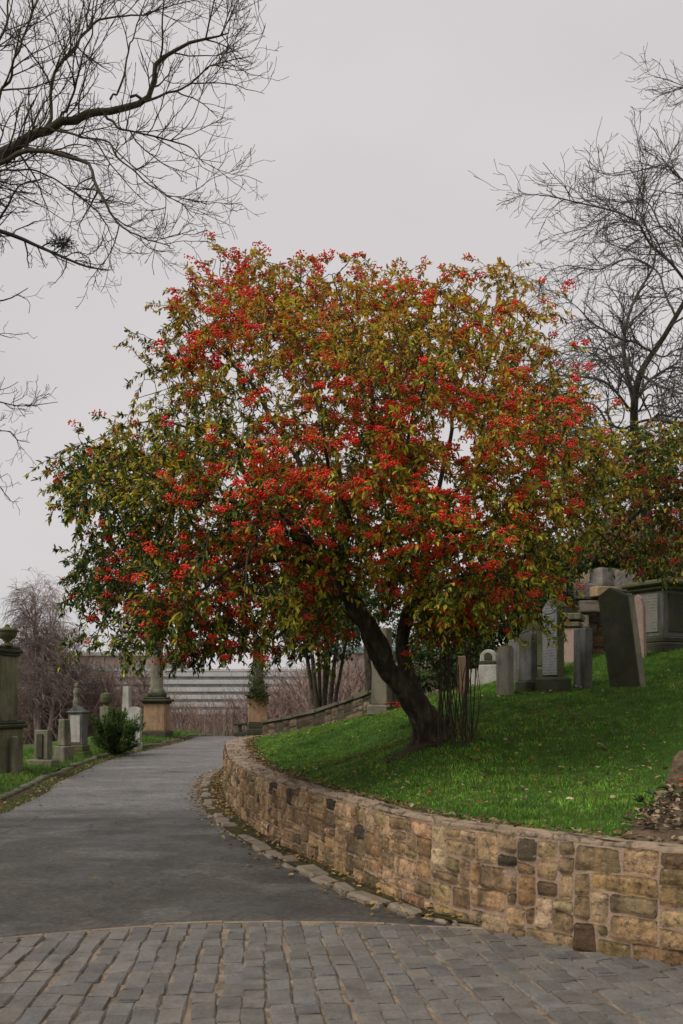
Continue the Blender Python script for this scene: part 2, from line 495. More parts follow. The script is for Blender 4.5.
cam = bpy.data.cameras.new('camera'); co = bpy.data.objects.new('camera', cam); C.objects.link(co)
cam.sensor_fit = 'VERTICAL'; cam.sensor_height = 36; cam.sensor_width = 24; cam.lens = 36 * F / 1024
cam.shift_y = (HOR - 512) / 1024
cam.clip_end = 5000; cam.clip_start = .1
cam.dof.use_dof = True; cam.dof.focus_distance = 10.2; cam.dof.aperture_fstop = 3.5
co.location = (0, 0, EYE); co.rotation_euler = (math.pi / 2, 0, 0)
sc = bpy.context.scene; sc.camera = co
sc.view_settings.view_transform = 'Standard'; sc.view_settings.look = 'None'
sc.view_settings.exposure = .78; sc.view_settings.gamma = 1
sc.cycles.use_denoising = True
sc.cycles.max_bounces = 8; sc.cycles.transparent_max_bounces = 8

# ------------------------------------------------------------------ lie of the land
def zr(x, y):
    """height of the road: level, then a gentle rise to a crest and a fall into the valley"""
    y = np.asarray(y, float)
    a = np.where(y < 15, 0, .36 * np.clip((y - 15) / 18, 0, 1) ** 2)
    d = np.clip(y - 33, 0, None)
    return a - 7.5 * (1 - np.exp(-(d / 45) ** 1.6))


WALL = np.array([(8, 3.9), (5.5, 4.15), (4.2, 4.55), (2.9, 5.27), (2.04, 5.94), (1.43, 6.5), (.91, 7.08), (.46, 7.88), (0, 9.1), (-.55, 10.6),
                 (-1.17, 12.7), (-1.7, 15.2), (-2.05, 17.7), (-2.33, 20), (-2.35, 21.6), (-2.05, 22.9), (-1.5, 23.9)])
WL = smooth_path(np.column_stack([WALL, np.zeros(len(WALL))]), 900)[:, :2]
_seg = np.linalg.norm(np.diff(WL, axis=0), axis=1)
WS = np.concatenate([[0], np.cumsum(_seg)])
WT = np.gradient(WL, axis=0); WT /= np.linalg.norm(WT, axis=1, keepdims=True)
WN = np.column_stack([-WT[:, 1], WT[:, 0]])              # towards the road
WH = .69


def wall_at(s):
    p = np.column_stack([np.interp(s, WS, WL[:, k]) for k in (0, 1)])
    n = np.column_stack([np.interp(s, WS, WN[:, k]) for k in (0, 1)])
    n /= np.linalg.norm(n, axis=1, keepdims=True)
    return p, n


# distance to the wall front, positive on the lawn side
GX = np.arange(-3.2, 16, .12); GY = np.arange(3.0, 30, .12)
gx, gy = np.meshgrid(GX, GY)


def sdf(x, y):
    w = WL[::6]; n = WN[::6]
    P = np.column_stack([x.ravel(), y.ravel()]); r = np.empty(len(P))
    for a in range(0, len(P), 20000):
        q = P[a:a + 20000]
        d = q[:, None, :] - w[None]
        dd = (d ** 2).sum(2); k = dd.argmin(1)
        dv = d[np.arange(len(q)), k]
        r[a:a + 20000] = np.sqrt(dd[np.arange(len(q)), k]) * -np.sign((dv * n[k]).sum(1))
    return r.reshape(x.shape)


SD = sdf(gx, gy)

anch = []
wi, ni = wall_at(np.linspace(0, WS[-1], 28))
for p, n in zip(wi, ni):
    if p[1] > 21.3: continue
    q = p - n * .36
    anch.append((q[0], q[1], .685 + float(zr(0, q[1]))))
for px, py, d in [(428, 745, 10.6), (505, 694, 13.6), (560, 694, 13.6), (583, 688, 14), (622, 688, 13), (650, 649, 17), (683, 648, 17),
                  (480, 690, 15.5), (380, 714, 17.5), (320, 727, 20.5), (683, 786, 8.4), (683, 720, 10.8), (560, 770, 9.6), (350, 760, 13.5), (460, 720, 12.6)]:
    anch.append(tuple(at(px, py, d)))
anch += [(-1.9, 24.3, .48), (-.7, 23.7, .68), (1.2, 22.6, 1.33), (2.6, 22.3, 1.75), (6.5, 21, 3.0), (10, 26, 5.5), (12, 20, 4.6), (13, 13, 3.6), (14, 8, 2.6), (9, 6.5, 1.5), (7.5, 11, 2.0), (4.6, 29, 2.8), (15, 29, 7), (15, 4, 1.2)]
anch = np.array(anch)


def tps_fit(A):
    n = len(A); r = np.linalg.norm(A[:, None, :2] - A[None, :, :2], axis=2)
    K = np.where(r > 0, r ** 2 * np.log(r + 1e-9), 0) + np.eye(n) * .02
    P = np.column_stack([np.ones(n), A[:, :2]])
    M = np.block([[K, P], [P.T, np.zeros((3, 3))]])
    return np.linalg.solve(M, np.concatenate([A[:, 2], np.zeros(3)]))


TW = tps_fit(anch)


def tps(x, y):
    x = np.asarray(x, float); y = np.asarray(y, float)
    r2 = (x.ravel()[:, None] - anch[None, :, 0]) ** 2 + (y.ravel()[:, None] - anch[None, :, 1]) ** 2
    k = .5 * r2 * np.log(r2 + 1e-12)
    z = k @ TW[:-3] + TW[-3] + TW[-2] * x.ravel() + TW[-1] * y.ravel()
    return z.reshape(x.shape)


LZ = tps(gx, gy)
LZ = LZ + .018 * fbm(np.column_stack([gx.ravel(), gy.ravel(), gx.ravel() * 0]), 1.1, 3).reshape(gx.shape) * np.clip(SD, 0, 1)


def bil(G, x, y):
    fx = np.clip((x - GX[0]) / .12, 0, len(GX) - 1.001); fy = np.clip((y - GY[0]) / .12, 0, len(GY) - 1.001)
    i = fx.astype(int); j = fy.astype(int); u = fx - i; v = fy - j
    return (G[j, i] * (1 - u) * (1 - v) + G[j, i + 1] * u * (1 - v) + G[j + 1, i] * (1 - u) * v + G[j + 1, i + 1] * u * v)


def lawn_z(x, y):
    return bil(LZ, np.atleast_1d(np.asarray(x, float)), np.atleast_1d(np.asarray(y, float)))


LOWW = np.array([(-1.98, 24.8), (-.76, 24.0), (.6, 23.3), (1.24, 23.0), (2.4, 22.6)])   # foot line of the far low wall
LOWZ = np.array([1.08, 1.33, 1.79, 2.0, 2.25])


def soil_mask(x, y):
    """bare bed above the wall at the right"""
    s = bil(SD, x, y)
    n = fbm(np.column_stack([x, y, x * 0]), 1.6, 17)
    ang = (x - 1.9) * 1.0 + (7.2 - y) * .55
    edge = np.interp(y, [5.9, 6.5, 7.1, 7.8, 8.4, 8.8], [1.72, 1.82, 2.2, 2.6, 2.85, 3.3])
    return (x + n * .22 > edge) & (x - n * .2 < 3.7) & (y < 8.9) & (s > .18)


mask = (SD > .2) & (gy < np.interp(gx, LOWW[:, 0], LOWW[:, 1], left=24.9, right=40))
mb = MB(); grid_mesh(mb, gx, gy, LZ, mask)
tag(mb.build('lawn', M_turf, smooth=True), kind='structure')

# bed of bare earth, laid over the turf
bx_, by_ = np.meshgrid(np.arange(1.4, 8, .05), np.arange(3.6, 9.4, .05))
bs = bil(SD, bx_.ravel(), by_.ravel()).reshape(bx_.shape)
bm_ = soil_mask(bx_.ravel(), by_.ravel()).reshape(bx_.shape) & (bs > .18)
pz = lawn_z(bx_.ravel(), by_.ravel())
p3 = np.column_stack([bx_.ravel(), by_.ravel(), pz])
bz = (pz + .022 + .05 * np.clip(fbm(p3, 6, 5), -.3, 1) + .02 * vnoise(p3, 20, 8).clip(0, 1)).reshape(bx_.shape)
mb = MB(); grid_mesh(mb, bx_, by_, bz, bm_)
tag(mb.build('earth_bed', M_soil, smooth=True), kind='structure')

# wide ground sheet
ax_ = np.concatenate([-np.geomspace(2500, 14, 22), np.arange(-12, 12.1, 1.0), np.geomspace(14, 2500, 22)])
ay_ = np.concatenate([-np.geomspace(300, 4, 8), np.arange(-2, 60, 1.0), np.geomspace(62, 4000, 26)])
X, Y = np.meshgrid(ax_, ay_)
Z = zr(X, Y) - .10 - .7 * np.clip((-9 - X) / 8, 0, 1) * np.clip(Y / 10, 0, 1)
Z = Z - .2 * np.clip((X + 3.2) / .6, 0, 1) * ((Y > 3) & (Y < 26))
mb = MB(); grid_mesh(mb, X, Y, Z)
tag(mb.build('ground', M_field, smooth=True), kind='structure')

# ------------------------------------------------------------------ setts
def sett_edge(x):
    """far edge of the setted apron"""
    return np.interp(x, [-9, -5, -2.3, -1.9, -1.15, -.3, .35, .9, 1.2, 9], [4.4, 5.6, 6.62, 6.82, 7.08, 7.16, 7.08, 6.95, 6.9, 6.9])


# ------------------------------------------------------------------ road, verge, kerb
KERB = np.array([(-4.3, -6), (-4.5, 3), (-4.75, 9), (-5.32, 15.5), (-5.85, 20), (-6.07, 25), (-5.75, 28), (-5.15, 32), (-4.9, 36), (-5.2, 44), (-6.5, 54)])
KP = smooth_path(np.column_stack([KERB, np.zeros(len(KERB))]), 260)[:, :2]
KT = np.gradient(KP, axis=0); KT /= np.linalg.norm(KT, axis=1, keepdims=True)
KN = np.column_stack([KT[:, 1], -KT[:, 0]])       # towards the road
# the road: from the kerb to under the wall gutter
ys = np.concatenate([np.arange(-6, 4, .25), np.arange(4, 8, .05), np.arange(8, 54, .25)])
kx = np.interp(ys, KP[:, 1], KP[:, 0])
order = np.argsort(WL[:, 1])
wall_left = np.interp(ys, WL[:760][::1, 1], WL[:760, 0])
rx = np.where(ys < 22, np.interp(ys, WL[:780, 1], WL[:780, 0]) + .15, -2.1)
rx = np.where(ys < 4.2, 8, rx); rx = np.where(ys > 24, -1.0 - np.clip((ys - 24) / 10, 0, 1) * 2.4, rx)
T_ = np.linspace(0, 1, 40)
X = kx[:, None] + (rx - kx)[:, None] * T_; Y = np.repeat(ys[:, None], 40, 1)
crown = .035 * (1 - (2 * T_ - 1) ** 2)[None]
Z = zr(X, Y) + .0 + crown * .4 + .008 * fbm(np.column_stack([X.ravel(), Y.ravel(), X.ravel() * 0]), .9, 9).reshape(X.shape)
Z = Z - .08 * np.clip((sett_edge(X) - .03 - Y) / .06, 0, 1)
mb = MB(); grid_mesh(mb, X, Y, Z)
tag(mb.build('road', M_asphalt, smooth=True), kind='structure')


def road_z(x, y):
    k = np.interp(y, KP[:, 1], KP[:, 0]); r = np.interp(y, ys, rx); t = np.clip((x - k) / (r - k), 0, 1)
    p = np.column_stack([np.atleast_1d(x), np.atleast_1d(y), np.zeros(np.size(x))])
    return zr(x, y) + .014 * (1 - (2 * t - 1) ** 2) + .008 * fbm(p, .9, 9)


# verge on the left: kerb top, rising a little, falling away behind the graves
off = np.array([.0, .15, .4, .8, 1.3, 2, 3, 4.5, 6.5])
vx = KP[:, 0][:, None] - (KN[:, 0][:, None]) * (off + .1); vy = KP[:, 1][:, None] - KN[:, 1][:, None] * (off + .1)
vz = zr(vx, vy) + np.array([.075, .10, .13, .15, .16, .14, .05, -.15, -.6])[None]
vz += .02 * fbm(np.column_stack([vx.ravel(), vy.ravel(), vx.ravel() * 0]), 1.2, 21).reshape(vx.shape)
mb = MB(); grid_mesh(mb, vx[:, ::-1], vy[:, ::-1], vz[:, ::-1])
tag(mb.build('verge', M_verge, smooth=True), kind='structure')


def verge_z(x, y):
    d = np.hypot(KP[:, 0] - x, KP[:, 1] - y).min()
    return float(zr(x, y) + np.interp(d - .1, off, [.075, .10, .13, .15, .16, .14, .05, -.15, -.6]))


# kerb stones
mb = MB()
s = 0; KS = np.concatenate([[0], np.cumsum(np.linalg.norm(np.diff(KP, axis=0), axis=1))])
while s < KS[-1] - 1:
    L = rng.uniform(.6, 1.1); m = s + L / 2
    x, y = np.interp(m, KS, KP[:, 0]), np.interp(m, KS, KP[:, 1]); k = np.searchsorted(KS, m)
    yaw = math.atan2(KT[k, 1], KT[k, 0])
    box(mb, (x + rng.normal(0, .012), y, float(zr(x, y)) - .12), (L - .012, .15, .215 + rng.normal(0, .012)), yaw + rng.normal(0, .01), .025)
    s += L
tag(mb.build('kerb', M_kerb), kind='structure')
# mossy strip of silt and leaves along the road side of the kerb
o2 = np.array([.04, .16, .30, .44])
wid = (1 + .35 * fbm(np.column_stack([KP, KP[:, :1] * 0]), .7, 31))[:, None] * np.interp(KP[:, 1], [10, 15, 22, 30, 40], [.45, .8, .8, .55, .3])[:, None]
sx = KP[:, 0][:, None] + KN[:, 0][:, None] * (o2 * wid + .04); sy = KP[:, 1][:, None] + KN[:, 1][:, None] * (o2 * wid + .04)
szz = road_z(sx.ravel(), sy.ravel()).reshape(sx.shape) + np.array([.05, .04, .022, .0])
mb = MB(); grid_mesh(mb, sx, sy, szz)
tag(mb.build('gutter_silt', M_moss, smooth=True), kind='structure')
# thin pale line scored across the near left of the asphalt
pl = smooth_path([(-4.75, 9.4, 0), (-4.1, 11.8, 0), (-4.15, 13.6, 0)], 14)
mb = MB(); e = np.array([.022, .006, 0])
za = road_z(pl[:, 0], pl[:, 1]) + .004; zb = za
V = np.vstack([np.column_stack([pl[:, 0] - .018, pl[:, 1], za]), np.column_stack([pl[:, 0] + .018, pl[:, 1], zb])])
mb.add(V, None, [(i, i + 14, i + 15, i + 1) for i in range(13)])
tag(mb.build('road_line', M_kerb), kind='structure')

mb = MB(); mj = MB()
pitch = .138
for j in range(-50, 52):
    c = j * pitch - .17
    slope = -.105 - .03 * c if c < 0 else -.105 - .045 * c
    slope = max(-.42, slope)
    y = -1.5 + rng.uniform(0, .3)
    wob = rng.uniform(0, 9)
    while y < 7.4:
        L = rng.uniform(.15, .26)
        yc = y + L / 2
        x = c + slope * (yc - 5.2) + .012 * math.sin(yc * 1.7 + wob) + .007 * math.sin(yc * 5.3 + wob * 2) + rng.normal(0, .004)
        y += L
        if y > sett_edge(x) - .07: 
            L2 = sett_edge(x) - .07 - (y - L)
            if L2 < .1: break
            L = L2; yc = y - (y - (sett_edge(x) - .07)) - L / 2
        sdv = bil(SD, np.array([x]), np.array([max(yc, 3.05)]))[0] if yc > 3.05 and x > -3 else -9
        if sdv > -.05 or x > 7 or x < -7: continue
        ds = -.03 if c < 0 else -.045
        w = pitch * (1 + ds * (yc - 5.2)) * math.cos(math.atan(slope)) - rng.uniform(.006, .013)
        g = rng.uniform(.74, 1.12); tint = .07 + rng.normal(0, .025)
        col = np.array([.116 * g * (1 + tint), .114 * g, .111 * g * (1 - tint)]) * 1.25
        yaw = math.atan2(1, slope) - math.pi / 2
        b0 = mb.n
        box(mb, (x, yc, -.1), (w, L - rng.uniform(.001, .006), .122 + rng.normal(0, .0028)), yaw + rng.normal(0, .010), .011, col)
        V = mb.V[-1]
        tx, ty = rng.normal(0, .02), rng.normal(0, .02)
        V[:, 2] += (V[:, 0] - x) * tx + (V[:, 1] - yc) * ty
        V[:, :2] += rng.normal(0, .003, (len(V), 2)); V[:, 2] += rng.normal(0, .0015, len(V))
tag(mb.build('cobbled_pavement', M_sett), kind='structure')
xs = np.arange(-8, 8.01, .2); yy = np.linspace(0, 1, 30)
X = np.repeat(xs[None], 30, 0); Y = -2 + (sett_edge(xs) + 2)[None] * yy[:, None]
Z = .008 + .004 * vnoise(np.column_stack([X.ravel(), Y.ravel(), X.ravel() * 0]), 3, 2).reshape(X.shape)
Z = np.maximum(Z, road_z(X.ravel(), Y.ravel()).reshape(X.shape) * 0 + .007)
mk = sdf(X, Y) < .12
mb = MB(); grid_mesh(mb, X, Y, Z + .0, mk)
tag(mb.build('sett_bedding', M_joint, smooth=True), kind='structure')
# pale edging course between setts and asphalt
mb = MB(); x = -6.0
while x < 1.0:
    L = rng.uniform(.25, .5)
    x2 = min(x + L, 1.0); xc = (x + x2) / 2
    yaw = math.atan2(sett_edge(x2) - sett_edge(x), x2 - x)
    box(mb, (xc, float(sett_edge(xc)) - .02, -.1), (math.hypot(x2 - x, sett_edge(x2) - sett_edge(x)) - .006, .03, .118 + rng.normal(0, .003)), yaw, .008)
    x = x2
tag(mb.build('edging_strip', M_edging), kind='structure')

# gutter along the wall foot: edging slabs, moss and leaves behind them
GW = np.where(np.arange(len(WS)) < 200, 0, np.interp(WL[:, 1], [6.85, 7.1, 7.9, 9.1, 10.6, 12.7, 15.2, 18, 20.5, 22], [.0, .11, .26, .31, .36, .39, .42, .43, .38, .27]))
S0 = float(WS[np.searchsorted(WL[:700, 1], 6.9, sorter=None)]) if False else float(np.interp(6.9, WL[250:760, 1], WS[250:760]))


def gut(sv): return np.interp(sv, WS, GW)


i0, i1 = np.searchsorted(WS, S0), np.searchsorted(WS, WS[-1] - .5)
idx = np.arange(i0, i1, 4)
o3 = np.linspace(-.06, 1, 6)
gxx = WL[idx, 0][:, None] + WN[idx, 0][:, None] * (o3 * GW[idx][:, None]); gyy = WL[idx, 1][:, None] + WN[idx, 1][:, None] * (o3 * GW[idx][:, None])
gzz = zr(gxx, gyy) + .035 + .014 * fbm(np.column_stack([gxx.ravel(), gyy.ravel(), gxx.ravel() * 0]), 4, 77).reshape(gxx.shape)
mb = MB(); grid_mesh(mb, gxx, gyy, gzz)
tag(mb.build('gutter', M_moss, smooth=True), kind='structure')
mb = MB(); s = S0 + .1
while s < WS[-1] - 1.2:
    L = rng.uniform(.22, .62); m = s + L / 2
    p, n = wall_at(np.array([m])); p = p[0]; n = n[0]
    w = min(rng.uniform(.13, .2), max(.09, gut(m) * .62)); c = p + n * (gut(m) - w / 2 + rng.normal(.02, .016))
    k = np.searchsorted(WS, m)
    if w > .06:
        box(mb, (c[0], c[1], float(zr(c[0], c[1])) - .12), (L - rng.uniform(.01, .03), w, .165 + rng.normal(0, .012)), math.atan2(WT[k, 1], WT[k, 0]) + rng.normal(0, .06), .024)
        V = mb.V[-1]; V[:, :2] += .02 * np.column_stack([vnoise(V, 9, 3), vnoise(V, 9, 4)]); V[:, 2] += .012 * vnoise(V, 7, 5) + (V[:, 0] - c[0]) * rng.normal(0, .03)
    s += L
tag(mb.build('gutter_edging', M_gutter), kind='structure')

# ------------------------------------------------------------------ rubble retaining wall
STONE_COLS = np.array([(.37, .27, .155), (.42, .32, .20), (.34, .235, .12), (.25, .17, .10), (.075, .062, .045), (.21, .165, .095), (.27, .175, .105),
                       (.46, .375, .26), (.36, .26, .16), (.40, .295, .19), (.135, .105, .07), (.32, .24, .14)])
STONE_W = np.array([.16, .14, .09, .1, .05, .08, .06, .07, .1, .08, .04, .06]); STONE_W /= STONE_W.sum()


def pack(ncol, nrow, r, big=1.0):
    g = np.zeros((nrow, ncol), bool); out = []
    for a in range(nrow):
        for c in range(ncol):
            if g[a, c]: continue
            t = r.random()
            if t < .24 * big: w, h = r.integers(8, 13), r.integers(3, 5)
            elif t < .55: w, h = r.integers(5, 9), r.integers(3, 5)
            elif t < .72: w, h = r.integers(3, 5), r.integers(4, 6)
            elif t < .88: w, h = r.integers(3, 5), r.integers(2, 4)
            else: w, h = r.integers(3, 10), 2
            h = min(h, nrow - a)
            if nrow - a - h == 1: h += 1
            mx = 0
            while c + mx < ncol and mx < w and not g[a, c + mx]: mx += 1
            w = mx
            # swallow a sliver left over at the right
            rem = 0
            while c + w + rem < ncol and rem < 3 and not g[a, c + w + rem]: rem += 1
            if 0 < rem < 2: w += rem
            while h > 1 and g[a:a + h, c:c + w].any(): h -= 1
            g[a:a + h, c:c + w] = True
            out.append((c, a, w, h))
    return out


def rubble(mb, frame, S, H, u, seed, cols=STONE_COLS, wts=STONE_W, fine=.02, proud=.025, gap=.003, big=1.0, joint_dark=None):
    """stones set on a surface; frame(s, z) -> (point, outward normal)"""
    r = np.random.default_rng(seed)
    for (c, a, w, h) in pack(int(S / u), int(round(H / u)), r, big):
        s0, s1, z0, z1 = c * u, (c + w) * u, a * u, (a + h) * u
        nx = int(np.clip((s1 - s0) / fine, 4, 22)); nz = int(np.clip((z1 - z0) / fine, 4, 11))
        g1 = gap + r.uniform(0, .005)
        aS = np.linspace(0, 1, nx + 1); aZ = np.linspace(0, 1, nz + 1)
        A, B = np.meshgrid(aS, aZ)
        # uneven quadrilateral with rounded corners
        cj = r.normal(0, .007, (4, 2))
        ss = s0 + g1 + A * (s1 - s0 - 2 * g1); zz = z0 + g1 + B * (z1 - z0 - 2 * g1)
        ss = ss + (1 - A) * (1 - B) * cj[0, 0] + A * (1 - B) * cj[1, 0] + A * B * cj[2, 0] + (1 - A) * B * cj[3, 0]
        zz = zz + (1 - A) * (1 - B) * cj[0, 1] + A * (1 - B) * cj[1, 1] + A * B * cj[2, 1] + (1 - A) * B * cj[3, 1]
        eS = np.minimum(A, 1 - A) * (s1 - s0); eZ = np.minimum(B, 1 - B) * (z1 - z0)
        cr = np.clip(1 - eS / .03, 0, 1) * np.clip(1 - eZ / .03, 0, 1)
        ss = ss + (ss < (s0 + s1) / 2) * cr * .004 - (ss > (s0 + s1) / 2) * cr * .004
        zz = zz + (zz < (z0 + z1) / 2) * cr * .004 - (zz > (z0 + z1) / 2) * cr * .004
        q = np.column_stack([ss.ravel(), zz.ravel(), np.full(ss.size, c * .37)])
        wob = vnoise(q, 18, seed) * .005; ss = ss + wob.reshape(ss.shape) * (eS < .01); zz = zz + (vnoise(q, 17, seed + 5) * .005).reshape(ss.shape) * (eZ < .01)
        warp = .022 * vnoise(np.column_stack([ss.ravel(), zz.ravel() * 0, zz.ravel() * 0]), .9, seed + 9).reshape(ss.shape) * np.sin(np.clip(zz / H, 0, 1) * math.pi)
        zz = zz + warp
        e = np.minimum(eS, eZ)
        pr = proud * r.uniform(.55, 1.15)
        out = pr * (1 - (1 - np.clip(e / .010, 0, 1)) ** 2) + np.clip(e / .012, 0, 1) * (.015 * fbm(q, 22, seed + 3).reshape(ss.shape) + r.normal(0, .012) * (A - .5) + r.normal(0, .012) * (B - .5))
        P, N = frame(ss.ravel(), zz.ravel())
        V = P + N * out.ravel()[:, None]
        i = np.arange(V.shape[0]).reshape(nz + 1, nx + 1)
        Q = np.stack([i[:-1, :-1], i[:-1, 1:], i[1:, 1:], i[1:, :-1]], -1).reshape(-1, 4)
        # skirt back into the mortar
        ring = np.concatenate([i[0, :], i[1:, -1], i[-1, -2::-1], i[-2:0:-1, 0]])
        Vb = P[ring] - N[ring] * .03
        m = len(ring); k = np.arange(m); k2 = (k + 1) % m; nb = V.shape[0]
        Qs = np.stack([ring[k], nb + k, nb + k2, ring[k2]], -1)
        col = cols[r.choice(len(cols), p=wts)] * r.choice([r.uniform(.42, .75), r.uniform(.75, 1.15), r.uniform(.85, 1.15)])
        col = col * (1 + r.normal(0, .035, 3)) * np.array([.95, .88, .80])
        mb.add(np.vstack([V, Vb]), None, np.vstack([Q[:, ::-1], Qs]), np.clip(col, .01, .8))


def wall_frame(s, z):
    p, n = wall_at(s)
    b = (z - WH) * -.03          # slight batter
    P = np.column_stack([p + n * b[:, None], z + zr(p[:, 0], p[:, 1]) - .02])
    return P, np.column_stack([n, np.zeros(len(s))])


ww = thing('retaining_wall', 'curved low rubble wall of tan sandstone holding up the lawn beside the road', 'wall', (1.43, 6.5, 0))
mb = MB(); rubble(mb, wall_frame, WS[-1], WH + .012, .041, 11)
mb.build('stonework', M_wallstone, ww, True)
# mortar face
sv = np.linspace(0, WS[-1], 700); zv = np.linspace(-.1, WH - .01, 9)
S_, Z_ = np.meshgrid(sv, zv); P, N = wall_frame(S_.ravel(), Z_.ravel())
out = .000 + .005 * fbm(np.column_stack([S_.ravel(), Z_.ravel(), Z_.ravel() * 0]), 9, 41)
V = P + N * out[:, None]; V[:, 2] += .02
i = np.arange(len(V)).reshape(S_.shape)
Q = np.stack([i[:-1, :-1], i[1:, :-1], i[1:, 1:], i[:-1, 1:]], -1).reshape(-1, 4)
mb = MB(); mb.add(V, None, Q)
mb.build('mortar', M_mortar, ww, True)
# coping: rough bedded top
sv = np.linspace(0, WS[-1], 900)
p, n = wall_at(sv)
prof = np.array([(-.07, -.06), (-.02, -.02), (-.012, .004), (-.03, .016), (-.06, .024), (-.27, .024), (-.55, .03), (-.82, .022), (-.98, .008), (-1., -.14)])
CW = np.interp(sv, [0, 8.5, 12, 16, 19, 22, 30], [.20, .20, .26, .38, .46, .50, .45])
V = []
for k, (a, b) in enumerate(prof):
    q = p + n * ((np.full(len(sv), a) if a > -.1 else a * CW)[:, None] + .022 * fbm(np.column_stack([sv, sv * 0 + k * 3.1, sv * 0]), 6, 51 + k)[:, None])
    z = WH + b + zr(q[:, 0], q[:, 1]) + .020 * fbm(np.column_stack([sv, sv * 0 + k * 1.7, sv * 0]), 5, 61)
    V.append(np.column_stack([q, z]))
V = np.array(V).transpose(1, 0, 2).reshape(-1, 3); m = len(prof)
i = np.arange(len(V)).reshape(-1, m)
Q = np.stack([i[:-1, :-1], i[:-1, 1:], i[1:, 1:], i[1:, :-1]], -1).reshape(-1, 4)
mb = MB(); mb.add(V, None, Q[:, ::-1])
mb.build('coping', M_coping, ww, True)

# ------------------------------------------------------------------ far low wall and its bank
lw = thing('boundary_wall', 'low dark stone wall with a sloping top climbing behind the lawn', 'wall', (-1.98, 24.8, .2))
LP = smooth_path(np.column_stack([LOWW, LOWZ]), 120); LS = np.concatenate([[0], np.cumsum(np.linalg.norm(np.diff(LP[:, :2], axis=0), axis=1))])
LT = np.gradient(LP[:, :2], axis=0); LT /= np.linalg.norm(LT, axis=1, keepdims=True); LN = np.column_stack([LT[:, 1], -LT[:, 0]])


def low_frame(s, z):
    p = np.column_stack([np.interp(s, LS, LP[:, k]) for k in (0, 1)]); top = np.interp(s, LS, LP[:, 2]); n = np.column_stack([np.interp(s, LS, LN[:, k]) for k in (0, 1)])
    return np.column_stack([p, top - .8 + z]), np.column_stack([n, np.zeros(len(s))])


DK = np.array([(.13, .105, .08), (.19, .155, .115), (.09, .08, .06), (.24, .2, .15), (.16, .12, .085)])
mb = MB(); rubble(mb, low_frame, LS[-1], .74, .06, 23, DK, np.ones(5) / 5, .06, .03, .008)
mb.build('stonework', M_wallstone, lw, True)
mb = MB(); cp = MB()
for a in range(0, 118, 2):
    b = a + 2
    for (o, zt, M) in ((0, -.06, mb),):
        q = [LP[a], LP[b]]; n = [LN[a], LN[b]]
        V = [(*q[0][:2], q[0][2] - .9), (*q[1][:2], q[1][2] - .9), (*q[1][:2], q[1][2] - .06), (*q[0][:2], q[0][2] - .06),
             (*(q[0][:2] - n[0] * .3), q[0][2] - .9), (*(q[1][:2] - n[1] * .3), q[1][2] - .9), (*(q[1][:2] - n[1] * .3), q[1][2] - .06), (*(q[0][:2] - n[0] * .3), q[0][2] - .06)]
        M.add(V, None, [(0, 1, 2, 3), (5, 4, 7, 6), (3, 2, 6, 7)])
mb.add([(*LP[0][:2], -.2), (*LP[0][:2], LP[0][2] - .06), (*(LP[0][:2] - LN[0] * .3), LP[0][2] - .06), (*(LP[0][:2] - LN[0] * .3), -.2)], None, [(0, 1, 2, 3)])
mb.build('mortar', M_darkstone, lw)
s = 0
while s < LS[-1] - .3:
    L = rng.uniform(.35, .7); a = min(s + L, LS[-1]); m = (s + a) / 2; k = min(np.searchsorted(LS, m), 119)
    P, N = low_frame(np.array([s, a]), np.array([.74, .74]))
    d = P[1] - P[0]; mid = (P[0] + P[1]) / 2
    tl = np.linalg.norm(d); ux = d / tl; nn = np.array([*LN[k], 0]); up = np.cross(nn, ux); up = up if up[2] > 0 else -up
    V = []
    for ww_, hh in ((.05, 0), (.05, .065), (-.34, .065), (-.34, 0)):
        for t in (-.5, .5): V.append(mid + ux * t * (tl - .02) + nn * ww_ + up * (hh + rng.normal(0, .006)))
    cp.add(V, None, [(0, 1, 3, 2), (2, 3, 5, 4), (4, 5, 7, 6), (0, 2, 4, 6), (1, 7, 5, 3), (0, 6, 7, 1)])
    s = a
cp.build('coping', M_kerb, lw)
# bank behind it
rows = np.linspace(0, 1, 10)
X = LP[:, 0][None] - LN[:, 0][None] * (.25 + rows[:, None] * 7); Y = LP[:, 1][None] - LN[:, 1][None] * (.25 + rows[:, None] * 7)
Z = LP[:, 2][None] - .06 + (np.array([0, .18, .36, .47, .52, .5, .3, -.1, -.7, -1.6])[:, None]) * np.interp(LP[:, 0], [-2, -1.2, 0, 1.2, 2.4], [.0, .35, 1.1, .8, .5])[None]
X = np.concatenate([X[:1], X]); Y = np.concatenate([Y[:1], Y]); Z = np.concatenate([Z[:1] - .6, Z])
mb = MB(); grid_mesh(mb, X, Y, Z)
tag(mb.build('grass_bank', M_turf, smooth=True), kind='structure')


def bank_z(x, y):
    d = (X - x) ** 2 + (Y - y) ** 2; k = d.argmin(); return float(Z.ravel()[k])


BX, BY, BZ = X.copy(), Y.copy(), Z.copy()

# ------------------------------------------------------------------ grass blades and fallen leaves
def blades(P, h, w, cols, lean=.5, r=rng):
    n = len(P)
    a = r.uniform(0, 2 * math.pi, n); l = r.normal(0, lean, (n, 2)) * h[:, None]
    d = np.column_stack([np.cos(a), np.sin(a), np.zeros(n)]) * w[:, None]
    mid = P + np.column_stack([l * .35, h * .62]); tip = P + np.column_stack([l, h])
    V = np.stack([P - d, P + d, mid + d * .75, mid - d * .75, tip], 1).reshape(-1, 3)
    b = np.arange(n)[:, None] * 5
    mb = MB(); mb.add(V, b + np.array([[3, 2, 4]]), b + np.array([[0, 1, 2, 3]]), np.repeat(cols, 5, 0))
    return mb


